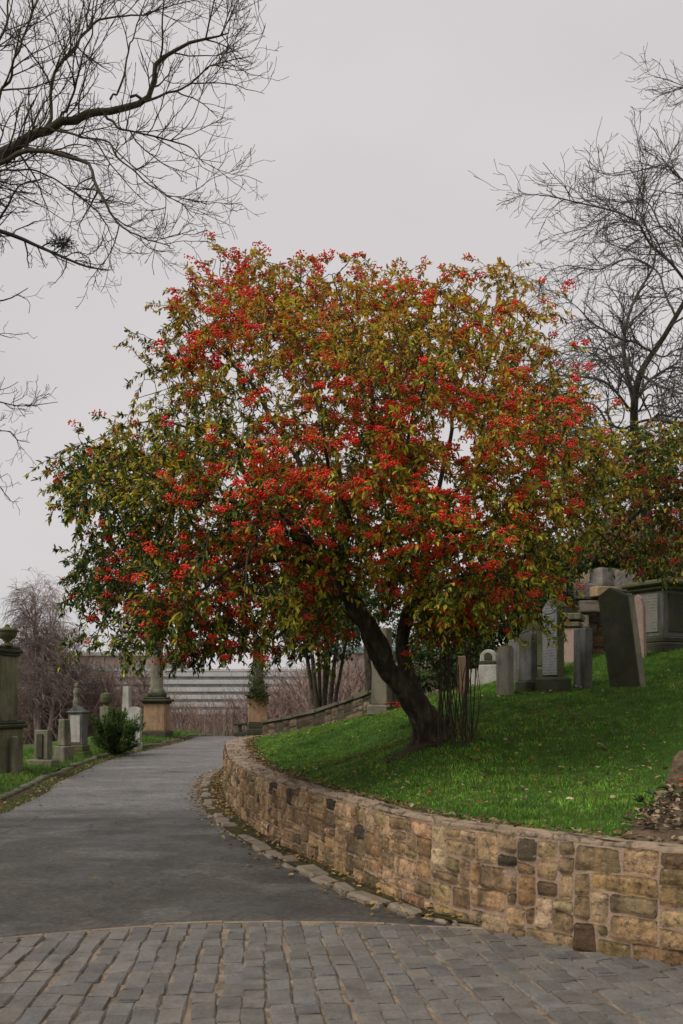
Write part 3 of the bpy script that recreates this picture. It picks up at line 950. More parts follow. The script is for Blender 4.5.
def grass_cols(n, P, r, dry=.12):
    k = r.random(n)[:, None]; patch = fbm(P * np.array([1, 1, 0]), .9, 91)[:, None]
    c = np.array([.055, .16, .013]) * (1 - k) + np.array([.155, .30, .036]) * k
    c = c * (1 + .6 * patch) * np.array([1, 1, 1]) + np.clip(patch, 0, 1) * np.array([.03, .012, 0])
    c = c * (1 + .75 * fbm(P * np.array([1, 1, 0]), 8.0, 93, 2)[:, None])
    y = r.random(n) < dry * (1 + 1.6 * patch[:, 0])
    c[y] = np.array([.20, .17, .055]) * r.uniform(.6, 1.2, (y.sum(), 1))
    return np.clip(c, .003, 1)


N = 420000
# more blades close to the camera
yy = 4.5 + 20 * rng.random(N) ** 1.25; xx = rng.uniform(-2.4, 7.5, N)
keep = (bil(SD, xx, yy) > np.interp(yy, [6, 7.5, 12, 16, 20], [.235, .25, .38, .48, .53]) + .07 * fbm(np.column_stack([xx, yy, xx * 0]), 2.2, 4)) & (np.abs(xx) < yy * .36 + 1.8) & (yy < np.interp(xx, LOWW[:, 0], LOWW[:, 1], left=24.9, right=25) - .1)
keep &= ~soil_mask(xx, yy)
tr = at(428, 745, 10.6)
_c = at(408, 748, 10.7); keep &= (((xx - _c[0]) / .5) ** 2 + ((yy - _c[1]) / .26) ** 2 > .9 * rng.random(N)) & (np.hypot(xx - tr[0], yy - tr[1] - .25) > .35)
xx, yy = xx[keep], yy[keep]
P = np.column_stack([xx, yy, lawn_z(xx, yy) - .004])
tuft = .75 + .5 * np.clip(fbm(P * np.array([1, 1, 0]), 2.4, 15), -.6, .8) + .7 * np.clip(fbm(P * np.array([1, 1, 0]), 7, 16), -.5, 1)
h = rng.uniform(.022, .055, len(P)) * tuft; w = rng.uniform(.0016, .0032, len(P)) * (1 + yy * .05)
tag(blades(P, h, w, grass_cols(len(P), P, rng, .13)).build('lawn_grass', M_blade), 'short damp green turf covering the sloping lawn', 'grass', kind='stuff')
# verge and bank blades
N = 60000
k = rng.integers(0, len(KP), N); k = k[(KP[k, 1] > 11) & (KP[k, 1] < 36)]; n = len(k)
oo = .05 + 2.3 * rng.random(n) ** 1.3
xx = KP[k, 0] - KN[k, 0] * (oo + .1) + rng.normal(0, .12, n); yy = KP[k, 1] - KN[k, 1] * (oo + .1) + rng.normal(0, .12, n)
zz = zr(xx, yy) + np.interp(oo, off, [.075, .10, .13, .15, .16, .14, .05, -.15, -.6])
P = np.column_stack([xx, yy, zz])
mbv = blades(P, rng.uniform(.04, .11, n), rng.uniform(.003, .006, n), grass_cols(n, P, rng, .2))
tag(mbv.build('verge_grass', M_blade), 'longer rough grass on the verge behind the left kerb', 'grass', kind='stuff')
# grass growing in the silt at the road edge
n = 9000
k = rng.integers(0, len(KP), n); k = k[(KP[k, 1] > 11) & (KP[k, 1] < 30)]; n = len(k)
oo = .03 + .42 * rng.random(n) ** 1.5
xx = KP[k, 0] + KN[k, 0] * (oo + .05) + rng.normal(0, .1, n) * 0; yy = KP[k, 1] + KN[k, 1] * (oo + .05) + rng.normal(0, .12, n)
kp = fbm(np.column_stack([xx, yy, xx * 0]), 1.5, 66) > -.15
xx, yy, oo = xx[kp], yy[kp], oo[kp]; n = len(xx)
P = np.column_stack([xx, yy, road_z(xx, yy) + .02])
tag(blades(P, rng.uniform(.02, .06, n), rng.uniform(.003, .006, n), grass_cols(n, P, rng, .3)).build('gutter_grass', M_blade), 'thin grass growing in the silt along the left road edge', 'grass', kind='stuff')
n = 26000
i = rng.integers(1, BX.shape[0] - 4, n); j = rng.integers(0, BX.shape[1] - 1, n); u = rng.random(n); v = rng.random(n)
f = lambda G: G[i, j] * (1 - u) * (1 - v) + G[i + 1, j] * u * (1 - v) + G[i, j + 1] * (1 - u) * v + G[i + 1, j + 1] * u * v
P = np.column_stack([f(BX), f(BY), f(BZ)])
tag(blades(P, rng.uniform(.04, .08, n), rng.uniform(.005, .009, n), grass_cols(n, P, rng, .12)).build('bank_grass', M_blade), 'green grass on the bank above the dark low wall', 'grass', kind='stuff')


LEAF = np.array([(0, 0, 0), (.30, .5, .10), (.30, -.5, .10), (.68, .42, .12), (.68, -.42, .12), (1, 0, -.06), (.33, 0, .0), (.68, 0, .02)])
LT_ = np.array([(0, 6, 1), (0, 2, 6), (3, 7, 5), (7, 4, 5)]); LQ_ = np.array([(1, 6, 7, 3), (6, 2, 4, 7)])


def leaves(mb, P, D, U, L, Wd, cols):
    """leaf blades: P base, D direction, U up hint, length L, width ratio Wd"""
    D = D / (np.linalg.norm(D, axis=1, keepdims=True) + 1e-9)
    S = np.cross(U, D); S /= np.linalg.norm(S, axis=1, keepdims=True) + 1e-9
    Nn = np.cross(D, S)
    V = P[:, None, :] + (LEAF[None, :, 0:1] * D[:, None, :] + LEAF[None, :, 1:2] * S[:, None, :] * Wd[:, None, None] + LEAF[None, :, 2:3] * Nn[:, None, :] * .8) * L[:, None, None]
    n = len(P); b = np.arange(n) * 8
    T = (b[:, None, None] + LT_[None]).reshape(-1, 3); Q = (b[:, None, None] + LQ_[None]).reshape(-1, 4)
    mb.add(V.reshape(-1, 3), T, Q, np.repeat(cols, 8, 0))


LIT = np.array([(.30, .20, .05), (.24, .14, .05), (.16, .09, .045), (.36, .28, .09), (.20, .15, .09), (.11, .07, .04), (.30, .24, .16)])


def scatter_litter(name, P, L, label, r=rng, cols=LIT):
    n = len(P); mb = MB()
    a = r.uniform(0, 2 * math.pi, n)
    D = np.column_stack([np.cos(a), np.sin(a), r.normal(.15, .25, n)]); U = np.column_stack([r.normal(0, .35, (n, 2)), np.ones(n)])
    c = cols[r.integers(0, len(cols), n)] * r.uniform(.65, 1.2, (n, 1))
    leaves(mb, P, D, U, L, r.uniform(.4, .6, n), c)
    return tag(mb.build(name, M_litter), label, 'leaves', kind='stuff')


# lawn litter
n = 2600
yy = 4.6 + 17 * rng.random(n) ** 1.1; xx = rng.uniform(-2.4, 7, n)
kp = (bil(SD, xx, yy) > .4) & (yy < 23); xx, yy = xx[kp], yy[kp]
scatter_litter('fallen_leaves', np.column_stack([xx, yy, lawn_z(xx, yy) + .042]), np.where(rng.random(len(xx)) < .7, rng.uniform(.016, .035, len(xx)), rng.uniform(.035, .07, len(xx))), 'yellow and brown leaves lying scattered on the lawn', cols=np.vstack([LIT, [(.50, .43, .24), (.42, .37, .17), (.46, .36, .2)]]))
n = 1500
a_ = rng.uniform(0, 6.28, n); d_ = 2.6 * np.sqrt(rng.random(n)); xx = .75 + d_ * np.cos(a_); yy = 10.6 + d_ * np.sin(a_)
kp = bil(SD, xx, yy) > .35; xx, yy = xx[kp], yy[kp]
scatter_litter('shed_leaves', np.column_stack([xx, yy, lawn_z(xx, yy) + .035]), rng.uniform(.02, .055, len(xx)), 'fallen leaves lying in the grass under the leaning berry tree', cols=np.vstack([LIT, [(.45, .05, .03)]]))
# leaves in the gap behind the coping and on it
n = 2600
s = rng.uniform(4, WS[-1] - .5, n); o = -np.interp(s, [0, 8.5, 12, 16, 19, 22, 30], [.22, .22, .27, .39, .47, .5, .46]) - rng.normal(.0, .06, n); o = np.where(rng.random(n) < .1, o * rng.random(n), o)
p, nn = wall_at(s); q = p + nn * o[:, None]
z = np.where(o < -np.interp(s, [0, 8.5, 12, 16, 19, 22, 30], [.2, .2, .26, .38, .46, .5, .45]), lawn_z(q[:, 0], q[:, 1]) + .025, WH + .045 + zr(q[:, 0], q[:, 1]))
scatter_litter('wall_top_leaves', np.column_stack([q, z]), rng.uniform(.03, .065, n), 'brown leaves caught along the back of the curved wall', cols=LIT[[1, 2, 4, 5, 5, 1, 6]])
# gutter leaves at the wall foot
n = 1500
s = rng.uniform(S0, WS[-1] - 2, n); s = np.where(rng.random(n) < .5, rng.uniform(15, 24, n), s)
o = np.where(rng.random(n) < .7, rng.uniform(.02, .6, n) * gut(s), gut(s) + np.abs(rng.normal(0, .10, n)))
p, nn = wall_at(s); q = p + nn * o[:, None]
z = zr(q[:, 0], q[:, 1]) + np.where(o < gut(s), .055, .028)
scatter_litter('gutter_leaves', np.column_stack([q, z]), rng.uniform(.035, .075, n), 'yellow leaves drifted along the stone gutter at the foot of the wall')
# leaves along the left kerb
n = 1700
k = rng.integers(0, len(KP), n); k = k[(KP[k, 1] > 11) & (KP[k, 1] < 32)]; n = len(k)
oo = np.abs(rng.normal(.12, .2, n))
xx = KP[k, 0] + KN[k, 0] * (oo + .08); yy = KP[k, 1] + KN[k, 1] * (oo + .08) + rng.normal(0, .12, n)
scatter_litter('kerb_leaves', np.column_stack([xx, yy, road_z(xx, yy) + .035]), rng.uniform(.035, .075, n), 'yellow leaves gathered against the kerb on the left')
# debris on the earth bed
n = 9000
xx = rng.uniform(1.5, 4.2, n); yy = rng.uniform(4.9, 9.0, n); kp = soil_mask(xx, yy) & (bil(SD, xx, yy) > .42); xx, yy = xx[kp], yy[kp]
scatter_litter('bed_leaves', np.column_stack([xx, yy, lawn_z(xx, yy) + .075]), rng.uniform(.025, .08, len(xx)), 'dry brown leaves and bits littering the bare earth bed', cols=np.array([(.30, .22, .14), (.22, .15, .09), (.12, .08, .05), (.36, .28, .19), (.10, .09, .05), (.07, .05, .03)]))
# few leaves on road
n = 60
xx = rng.uniform(-4, -.5, n); yy = rng.uniform(7.3, 26, n); kp = bil(SD, np.maximum(xx, -3.1), yy) < -.5; xx, yy = xx[kp], yy[kp]
scatter_litter('road_leaves', np.column_stack([xx, yy, road_z(xx, yy) + .012]), rng.uniform(.03, .06, len(xx)), 'single leaves lying on the asphalt road')

# bare soil by the trunk foot
cx_, cy_ = at(414, 749, 10.65)[:2]
X, Y = np.meshgrid(np.arange(-.75, .76, .04), np.arange(-.6, .61, .04))
nn_ = fbm(np.column_stack([X.ravel(), Y.ravel(), X.ravel() * 0]), 3.5, 19).reshape(X.shape)
mk = ((X + .02) / .46) ** 2 + ((Y - .1 * X) / .22) ** 2 + nn_ * 1.3 < .6
z_ = lawn_z((X + cx_).ravel(), (Y + cy_).ravel()).reshape(X.shape) + .012 + .02 * np.abs(nn_)
M_darksoil = turf_mat('dark_soil', (.05, .042, .02), (.075, .055, .03), (.10, .09, .035))
mb = MB(); grid_mesh(mb, X + cx_, Y + cy_, z_, mk)
tag(mb.build('bare_soil', M_darksoil, smooth=True), kind='structure')

# ------------------------------------------------------------------ the berry tree
class Skel:
    def __init__(s): s.paths = []; s.rad = []; s.pts = np.zeros((0, 3)); s.r = np.zeros(0); s.tan = np.zeros((0, 3))

    def add(s, p, r):
        s.paths.append(p); s.rad.append(r)
        t = np.gradient(p, axis=0); t /= np.linalg.norm(t, axis=1, keepdims=True) + 1e-9
        s.pts = np.vstack([s.pts, p]); s.r = np.concatenate([s.r, r]); s.tan = np.vstack([s.tan, t])


def px_path(pts, n, r0, r1):
    P = np.array([at(a, b, d) for a, b, d in pts])
    return smooth_path(P, n, np.linspace(r0, r1, len(P)))


def inpoly(x, y, poly):
    poly = np.asarray(poly, float); c = np.zeros(len(x), bool); j = len(poly) - 1
    for i in range(len(poly)):
        xi, yi = poly[i]; xj, yj = poly[j]
        c ^= ((yi > y) != (yj > y)) & (x < (xj - xi) * (y - yi) / (yj - yi + 1e-12) + xi)
        j = i
    return c


def polydist(x, y, poly):
    poly = np.asarray(poly, float); d = np.full(len(x), 1e9)
    for i in range(len(poly)):
        a, b = poly[i - 1], poly[i]; ab = b - a
        t = np.clip(((x - a[0]) * ab[0] + (y - a[1]) * ab[1]) / (ab @ ab + 1e-9), 0, 1)
        d = np.minimum(d, np.hypot(x - a[0] - t * ab[0], y - a[1] - t * ab[1]))
    return d


PAL = {'dark': (.034, .068, .015), 'green': (.13, .195, .03), 'olive': (.40, .35, .04), 'yellow': (.80, .56, .05), 'orange': (.75, .34, .03), 'brown': (.42, .18, .04)}
PN = list(PAL); PC = np.array([PAL[k] for k in PN])


def berry_tree(root, skel, A, leaf_n, leaf_len, palette, berry_p, r, twig_col=(.055, .042, .028), berry_col=(.88, .042, .018), names=('twigs', 'foliage', 'berries')):
    """A: attractor points; joins each to the skeleton by a bent twig and hangs a spray of leaves (and berries) on it"""
    base = skel.pts[0]
    order = np.argsort(np.min(np.linalg.norm(A[:, None] - skel.pts[None, ::3], axis=2), 1))
    tp, trd = [], []
    LP_, LD, LU, LL, LWd, LC = [], [], [], [], [], []
    BP, BC = [], []
    for a in order:
        E = A[a]
        d = np.linalg.norm(skel.pts - E, axis=1) + .35 * np.clip(.02 - skel.r, 0, .02) * 40 * 0
        k = d.argmin(); B = skel.pts[k]; dist = d[k]
        if dist > .03:
            n = 7
            t = np.linspace(0, 1, n)[:, None]
            dirn = (E - B) / dist
            c1 = B + (skel.tan[k] * .35 + dirn * .3) * dist
            c2 = E - (dirn * .3 + np.array([0, 0, -.05 * dist])) * dist
            p = (1 - t) ** 3 * B + 3 * (1 - t) ** 2 * t * c1 + 3 * (1 - t) * t ** 2 * c2 + t ** 3 * E
            p[1:-1] += r.normal(0, .014, (n - 2, 3)) * min(1, dist)
            r0 = min(skel.r[k] * .75, .006 + .011 * dist); rr = np.linspace(max(r0, .0045), .003, n)
            tp.append(p); trd.append(rr); skel.add(p, rr)
            T = p[-1] - p[-3]
        else: T = skel.tan[k]
        T = T / (np.linalg.norm(T) + 1e-9)
        # short shoot with leaves
        nl = max(4, int(r.normal(leaf_n, 3)))
        shoot = r.uniform(.14, .34)
        drop = np.array([0, 0, -1.0])
        sd = T * .7 + r.normal(0, .45, 3) + drop * .15; sd /= np.linalg.norm(sd)
        q = np.array([E, E + sd * shoot * .5 + drop * .005, E + sd * shoot + drop * shoot * .22])
        sh = smooth_path(q, 5); tp.append(np.vstack([sh[:1], sh[1:]])); trd.append(np.linspace(.0032, .0018, 5))
        u = r.random(nl) ** .8
        pos = E + sd * shoot * u[:, None] + drop * (shoot * .22 * u ** 2)[:, None]
        az = np.arange(nl) * 2.4 + r.uniform(0, 6)
        s1 = np.cross(sd, [.3, .2, 1]); s1 /= np.linalg.norm(s1) + 1e-9; s2 = np.cross(sd, s1)
        rad = np.cos(az)[:, None] * s1 + np.sin(az)[:, None] * s2
        D = sd * .55 + rad * .75 + drop * r.uniform(.1, .75, (nl, 1)) + r.normal(0, .18, (nl, 3))
        U = np.array([0, 0, 1.0]) + r.normal(0, .4, (nl, 3))
        w = palette(E)
        ci = r.choice(len(PN), nl, p=w)
        c = PC[ci] * r.uniform(.7, 1.3, (nl, 1)) * (1 + r.normal(0, .06, (nl, 3)))
        LP_.append(pos); LD.append(D); LU.append(U); LL.append(r.uniform(.55, 1.35, nl) * leaf_len(E)); LWd.append(r.uniform(.3, .42, nl)); LC.append(c)
        pb = berry_p(E)
        for _ in range(2):
            if r.random() < pb:
                u_ = r.uniform(.35, 1.05); cc = E + sd * shoot * u_ + r.normal(0, .03, 3)
                nb = int(r.integers(16, 44)); rad_ = r.uniform(.034, .072)
                v = r.normal(0, 1, (nb, 3)); v /= np.linalg.norm(v, axis=1, keepdims=True)
                BP.append(cc + v * rad_ * r.uniform(.4, 1, (nb, 1)) * np.array([1.35, 1.35, .75]))
                BC.append(np.clip(np.tile(np.array(berry_col) * r.uniform(.75, 1.1), (nb, 1)) * r.uniform(.8, 1.12, (nb, 1)), 0, .85))
    tb = MB(); tubes(tb, tp, trd, 4, twig_col); tb.build(names[0], M_twig, root, True)
    lb = MB(); leaves(lb, np.concatenate(LP_), np.concatenate(LD), np.concatenate(LU), np.concatenate(LL), np.concatenate(LWd), np.clip(np.concatenate(LC), .004, .6))
    lb.build(names[1], M_leaf, root, True)
    if BP:
        P = np.concatenate(BP); K = np.concatenate(BC); n = len(P)
        rr = r.uniform(.0085, .0115, n)
        O = np.array([(1, 0, 0), (-1, 0, 0), (0, 1, 0), (0, -1, 0), (0, 0, 1), (0, 0, -1)], float)
        V = P[:, None] + O[None] * rr[:, None, None]
        T = np.array([(0, 2, 4), (2, 1, 4), (1, 3, 4), (3, 0, 4), (2, 0, 5), (1, 2, 5), (3, 1, 5), (0, 3, 5)])
        bb = MB(); bb.add(V.reshape(-1, 3), (np.arange(n)[:, None, None] * 6 + T[None]).reshape(-1, 3), None, np.repeat(K, 6, 0))
        bb.build(names[2], M_berry, root, True)


r = np.random.default_rng(101)
TB = at(430, 745, 10.6); TB[2] = lawn_z(TB[0], TB[1])[0]
bt = thing('berry_tree', 'leaning tree with gnarled trunk and wide crown of green and yellow leaves and red berries', 'tree', TB)
sk = Skel()
main = px_path([(442, 772, 10.95), (434, 740, 10.9), (424, 716, 10.8), (407, 690, 10.7), (386, 662, 10.55), (370, 632, 10.45), (354, 606, 10.4), (343, 580, 10.35), (330, 555, 10.3)], 60, .0, .0)
mr_ = np.interp(np.linspace(0, 1, 60), [0, .1, .2, .35, .6, .85, 1], [.27, .20, .15, .122, .112, .10, .075])
sk.add(main[0], mr_)
stem2 = px_path([(430, 735, 10.95), (417, 700, 10.85), (406, 668, 10.75), (402, 640, 10.8), (408, 610, 10.85), (425, 580, 10.9), (452, 552, 10.9)], 36, .105, .04)
sk.add(*stem2)
limbs = [
    ([(452, 552, 10.9), (486, 522, 10.8), (520, 507, 10.75), (560, 510, 10.7), (597, 530, 10.7), (625, 560, 10.7)], .07, .012),
    ([(343, 580, 10.35), (305, 535, 10.1), (262, 507, 9.95), (205, 498, 9.9), (150, 515, 9.8), (100, 560, 9.7)], .085, .012),
    ([(340, 575, 10.35), (322, 510, 10.5), (288, 440, 10.7), (245, 380, 10.9), (205, 340, 11.0), (180, 320, 11.1)], .085, .012),
    ([(335, 565, 10.3), (352, 500, 10.5), (374, 430, 10.7), (368, 360, 10.7), (342, 305, 10.8), (332, 275, 10.8)], .085, .010),
    ([(404, 645, 10.8), (425, 545, 11.2), (446, 455, 11.4), (456, 395, 11.5), (484, 330, 11.5), (505, 280, 11.6)], .08, .010),
    ([(452, 552, 10.9), (478, 470, 10.6), (498, 425, 10.4), (535, 395, 10.4), (570, 362, 10.4)], .06, .010),
    ([(340, 575, 10.35), (300, 560, 9.8), (252, 560, 9.4), (205, 590, 9.1), (175, 645, 9.0)], .07, .010),
    ([(330, 555, 10.3), (300, 540, 9.5), (280, 530, 8.9), (250, 550, 8.5), (245, 600, 8.3)], .06, .010),
    ([(408, 612, 10.8), (430, 590, 10.2), (470, 575, 9.6), (510, 580, 9.2), (540, 605, 9.0)], .06, .010),
    ([(425, 580, 10.9), (420, 500, 10.2), (410, 440, 9.6), (425, 390, 9.2), (430, 350, 9.1)], .06, .010),
    ([(335, 565, 10.3), (350, 520, 9.6), (330, 470, 9.0), (320, 420, 8.7), (300, 370, 8.7)], .06, .010),
    ([(343, 580, 10.35), (300, 520, 11.2), (240, 470, 12.0), (180, 450, 12.4), (120, 470, 12.5)], .07, .010),
    ([(404, 645, 10.8), (440, 520, 11.8), (490, 450, 12.4), (540, 420, 12.7), (580, 400, 12.8)], .07, .010),
    ([(340, 575, 10.35), (340, 480, 11.4), (320, 400, 12.1), (290, 330, 12.4), (262, 285, 12.5)], .07, .010),
    ([(374, 430, 10.7), (410, 370, 10.8), (425, 320, 10.9), (400, 280, 10.9)], .045, .008),
    ([(262, 507, 9.95), (225, 450, 10.1), (160, 420, 10.3), (95, 440, 10.3)], .045, .008),
    ([(350, 600, 10.4), (335, 600, 9.9), (320, 610, 9.5), (315, 640, 9.3)], .04, .008),
    ([(205, 498, 9.9), (160, 560, 9.7), (120, 600, 9.7), (90, 650, 9.8)], .035, .008),
]
for pts, r0, r1 in limbs:
    p, rr = px_path(pts, 34, r0 * .47, max(r1 * .5, .0045))
    p[2:-1] += .03 * np.column_stack([vnoise(p[2:-1], 3, q) for q in (1, 2, 3)])
    sk.add(p, rr)
# trunk and limbs: one body of tubes with bark relief
mb = MB(); tubes(mb, [sk.paths[0]], [sk.rad[0]], 22)
V = mb.V[0]
ax = np.repeat(sk.paths[0], 22, 0); rad = V - ax
flare = np.clip(1 - (ax[:, 2] - TB[2]) / .45, 0, 1) ** 1.5
ang = np.arctan2(rad[:, 1], rad[:, 0])
V += rad * (.22 * fbm(V, 5, 3) + .20 * vnoise(V * np.array([1, 1, .3]), 13, 9))[:, None]
V += rad * (flare * (.18 + .30 * np.sin(ang * 5 + 1.2)))[:, None] * np.array([1.2, 1, .2])
V += np.array([.05, 0, 0]) * (vnoise(ax * np.array([0, 0, 1]) + 7, 2.6, 1))[:, None]
body = mb
tubes(body, [sk.paths[1]], [sk.rad[1]], 14)
V = body.V[-1]; ax = np.repeat(sk.paths[1], 14, 0); V += (V - ax) * (.14 * fbm(V, 6, 13) + .1 * vnoise(V * np.array([1, 1, .3]), 18, 4))[:, None]
body.build('trunk', M_bark, bt, True)
lm = MB(); tubes(lm, sk.paths[2:], sk.rad[2:], 9, (.05, .038, .025)); lm.build('limbs', M_bark, bt, True)
# suckers: thin straight shoots beside the trunk
sp_, sr_ = [], []
for _ in range(42):
    a = at(r.uniform(438, 474), 738, r.uniform(10.3, 11.1)); a[2] = lawn_z(a[0], a[1])[0] - .02
    hgt = r.uniform(.7, 1.5)
    b = a + np.array([r.normal(0, .08), r.normal(0, .08), hgt]); m_ = (a + b) / 2 + r.normal(0, .04, 3)
    sp_.append(smooth_path([a, m_, b], 7)); sr_.append(np.linspace(r.uniform(.005, .010), .003, 7))
for pth, rr in zip(sp_, sr_): sk.add(pth[-3:], rr[-3:])
sb = MB(); tubes(sb, sp_, sr_, 5, (.06, .048, .032)); sb.build('suckers', M_twig, bt, True)

CROWN = [(56, 480), (64, 452), (92, 432), (128, 418), (146, 398), (158, 366), (138, 346), (164, 320), (170, 298), (200, 280), (228, 262), (262, 254), (300, 274), (345, 268), (395, 270),
         (430, 275), (470, 280), (503, 262), (524, 284), (542, 310), (556, 342), (576, 374), (590, 404), (606, 436), (618, 466), (612, 500), (590, 530), (566, 556), (554, 580), (562, 604), (545, 622), (500, 628),
         (470, 640), (440, 652), (415, 640), (395, 596), (362, 582), (345, 612), (336, 650), (318, 668), (296, 650), (270, 690), (246, 676), (222, 672), (200, 686), (176, 680), (150, 668), (124, 684), (98, 680),
         (66, 668), (62, 640), (84, 612), (64, 570), (84, 540), (62, 505)]
GAPS = [(455, 432, 26), (437, 478, 20), (470, 452, 16), (238, 478, 17), (213, 512, 15), (312, 424, 13), (286, 452, 15), (330, 392, 10), (268, 432, 10), (420, 425, 14), (395, 500, 10), (240, 540, 9), (120, 610, 10),
        (345, 440, 12), (480, 500, 15), (500, 545, 12), (205, 455, 9), (180, 400, 9), (440, 345, 9), (105, 520, 9), (150, 585, 9), (560, 480, 10), (300, 500, 8), (520, 455, 15), (545, 520, 12), (575, 470, 12), (590, 430, 10), (165, 470, 10), (255, 345, 9), (385, 330, 9), (130, 560, 9), (470, 380, 10)]
M_ = 17000
x = r.uniform(50, 645, M_); y = r.uniform(245, 692, M_)
ok = inpoly(x, y, CROWN); x, y = x[ok], y[ok]
pdist = polydist(x, y, CROWN)
depth = 2.2 * np.sqrt(np.clip(1 - (1 - np.clip(pdist / 120, 0, 1)) ** 2, .02, 1))
dd = 10.5 + r.uniform(-1, 1, len(x)) * depth
keep = np.ones(len(x), bool)
for a, b, q in GAPS:
    hit = np.hypot((x - a) * .85, y - b) < q * r.uniform(.7, 1.2, len(x))
    keep &= ~(hit & (r.random(len(x)) < .97))
pp = np.array([at(a, b, d) for a, b, d in zip(x, y, dd)])
cl_ = fbm(pp * np.array([1, 1, 1.7]), 1.25, 55, 2) + .5 * fbm(pp * np.array([1, 1, 1.6]), 3.2, 57, 2)
front = np.exp(-((y - 570) / 95) ** 2) * ((x > 60) & (x < 560)) * np.where(dd < 10.3, .5, .15)
thin = -.16 * np.clip((x - 560) / 60, 0, 1)
keep &= r.random(len(x)) < np.clip(.54 + 2.0 * cl_ + front + thin, .04, 1)
keep &= (y < 560) | (pdist > 5)
keep &= ~((y > 652) & (x < 340)) & ~((y > 618) & (x > 405))
keep &= r.random(len(x)) < np.clip(.20 + pdist / 36 + 1.5 * fbm(pp * np.array([1, 1, 1.5]), 2.4, 88, 2), .03, 1)
x, y, dd, pp = x[keep], y[keep], dd[keep], pp[keep]


cpoly = np.array(CROWN, float); sg = []
for q in range(70):
    i_ = int(r.integers(0, 36)); u_ = r.random(); a_, b_ = cpoly[i_], cpoly[(i_ + 1) % len(cpoly)]
    m_ = a_ + (b_ - a_) * u_; nn_ = np.array([(b_ - a_)[1], -(b_ - a_)[0]]); nn_ /= np.linalg.norm(nn_)
    m_ = m_ + nn_ * r.uniform(0, 9); sg.append(at(m_[0], m_[1], 10.5 + r.normal(0, .5)))
pp = np.vstack([pp, np.array(sg)])
sx_ = r.uniform(425, 482, 110); sy_ = r.uniform(590, 640, 110)
pp = np.vstack([pp, np.array([at(a, b, d) for a, b, d in zip(sx_, sy_, r.uniform(10.3, 11.2, 110))])])


def proj(E): return 341.5 + F * E[0] / E[1], HOR - F * (E[2] - EYE) / E[1]


def pal_main(E):
    px, py = proj(E)
    t = np.clip((py - 270) / 350, 0, 1)               # 0 top .. 1 bottom
    l = np.clip((330 - px) / 230, 0, 1)
    top = np.array([.04, .09, .18, .13, .42, .22]); mid = np.array([.12, .23, .24, .20, .18, .06]); low = np.array([.25, .34, .17, .20, .04, .01])
    w = top * max(0, 1 - 2 * t) + mid * (1 - abs(2 * t - 1)) + low * max(0, 2 * t - 1)
    w = w + l * t * np.array([1.1, .35, .0, -.08, -.04, 0])
    if px > 420 and py > 540: w = w + np.array([0, .1, .1, .28, .05, 0])
    if py > 560 and px < 320 and px > 170 and E[1] < 9.6: w = w + np.array([0, .05, .1, .2, 0, 0])
    w = np.clip(w, .005, 1)
    n = vnoise(E[None], 1.3, 5)[0]
    n2 = fbm(E[None] * np.array([1, 1, 1.6]), 1.6, 29)[0]
    w[3] *= max(.15, 1 + 2.2 * n2); w[4] *= max(.2, 1 + 1.6 * n2); w[0] *= max(.2, 1 - 1.6 * n2)
    return w / w.sum()


def berry_main(E):
    px, py = proj(E)
    n = fbm(E[None] * np.array([1, 1, 1.7]), .95, 71)[0]
    b = .02 + 1.3 * n
    b += .30 * math.exp(-((px - 370) / 130) ** 2 - ((py - 460) / 80) ** 2) + .62 * math.exp(-((px - 290) / 130) ** 2 - ((py - 560) / 55) ** 2) + .68 * math.exp(-((px - 490) / 70) ** 2 - ((py - 590) / 35) ** 2)
    b += .3 * math.exp(-((px - 260) / 80) ** 2 - ((py - 460) / 40) ** 2) + .35 * math.exp(-((px - 560) / 50) ** 2 - ((py - 430) / 70) ** 2)
    if px < 170 and py < 600: b -= .15
    if 418 < px < 500 and py > 632: b = -1
    if E[1] > 11.2: b *= .5
    return float(np.clip(b, .03, .9))


berry_tree(bt, sk, pp, 25, lambda E: .054 if proj(E)[1] < 420 else .063, pal_main, berry_main, r)

# ------------------------------------------------------------------ the second berry tree, at the right edge
r = np.random.default_rng(202)
B2 = np.array([6.6, 14.2, 0.]); B2[2] = lawn_z(B2[0], B2[1])[0]
b2 = thing('berry_tree', 'smaller dark berry tree reaching in over the chest tomb from the right edge', 'tree', B2)
sk2 = Skel()
p, rr = smooth_path([B2 - [0, 0, .1], B2 + [-.1, 0, .8], B2 + [-.35, .1, 1.5], B2 + [-.8, .1, 2.1], B2 + [-1.3, .1, 2.6]], 30, np.array([.2, .15, .13, .1, .07])); sk2.add(p, rr)
mb = MB(); tubes(mb, sk2.paths, sk2.rad, 10); mb.build('trunk', M_bark, b2, True)
n0 = len(sk2.paths)
for q in ([(720, 470, 14.2), (680, 455, 14.0), (640, 450, 13.8), (610, 470, 13.6), (590, 520, 13.5)], [(700, 500, 14.2), (660, 500, 13.6), (630, 520, 13.3), (605, 555, 13.2)], [(720, 470, 14.2), (690, 430, 14.5), (650, 420, 14.8), (620, 430, 15)], [(720, 480, 14.2), (690, 520, 14.5), (660, 540, 14.6)]):
    P, R = px_path(q, 24, .05, .008); sk2.add(P, R)
mb = MB(); tubes(mb, sk2.paths[n0:], sk2.rad[n0:], 7, (.05, .038, .025)); mb.build('limbs', M_bark, b2, True)
P2 = [(575, 475), (600, 446), (640, 432), (690, 424), (760, 430), (760, 552), (690, 566), (650, 568), (620, 560), (590, 548), (570, 520)]
x = r.uniform(565, 760, 3300); y = r.uniform(395, 582, 3300); ok = inpoly(x, y, P2); x, y = x[ok], y[ok]
A2 = np.array([at(a, b, d) for a, b, d in zip(x, y, 14 + r.uniform(-1.1, 1.1, len(x)))])
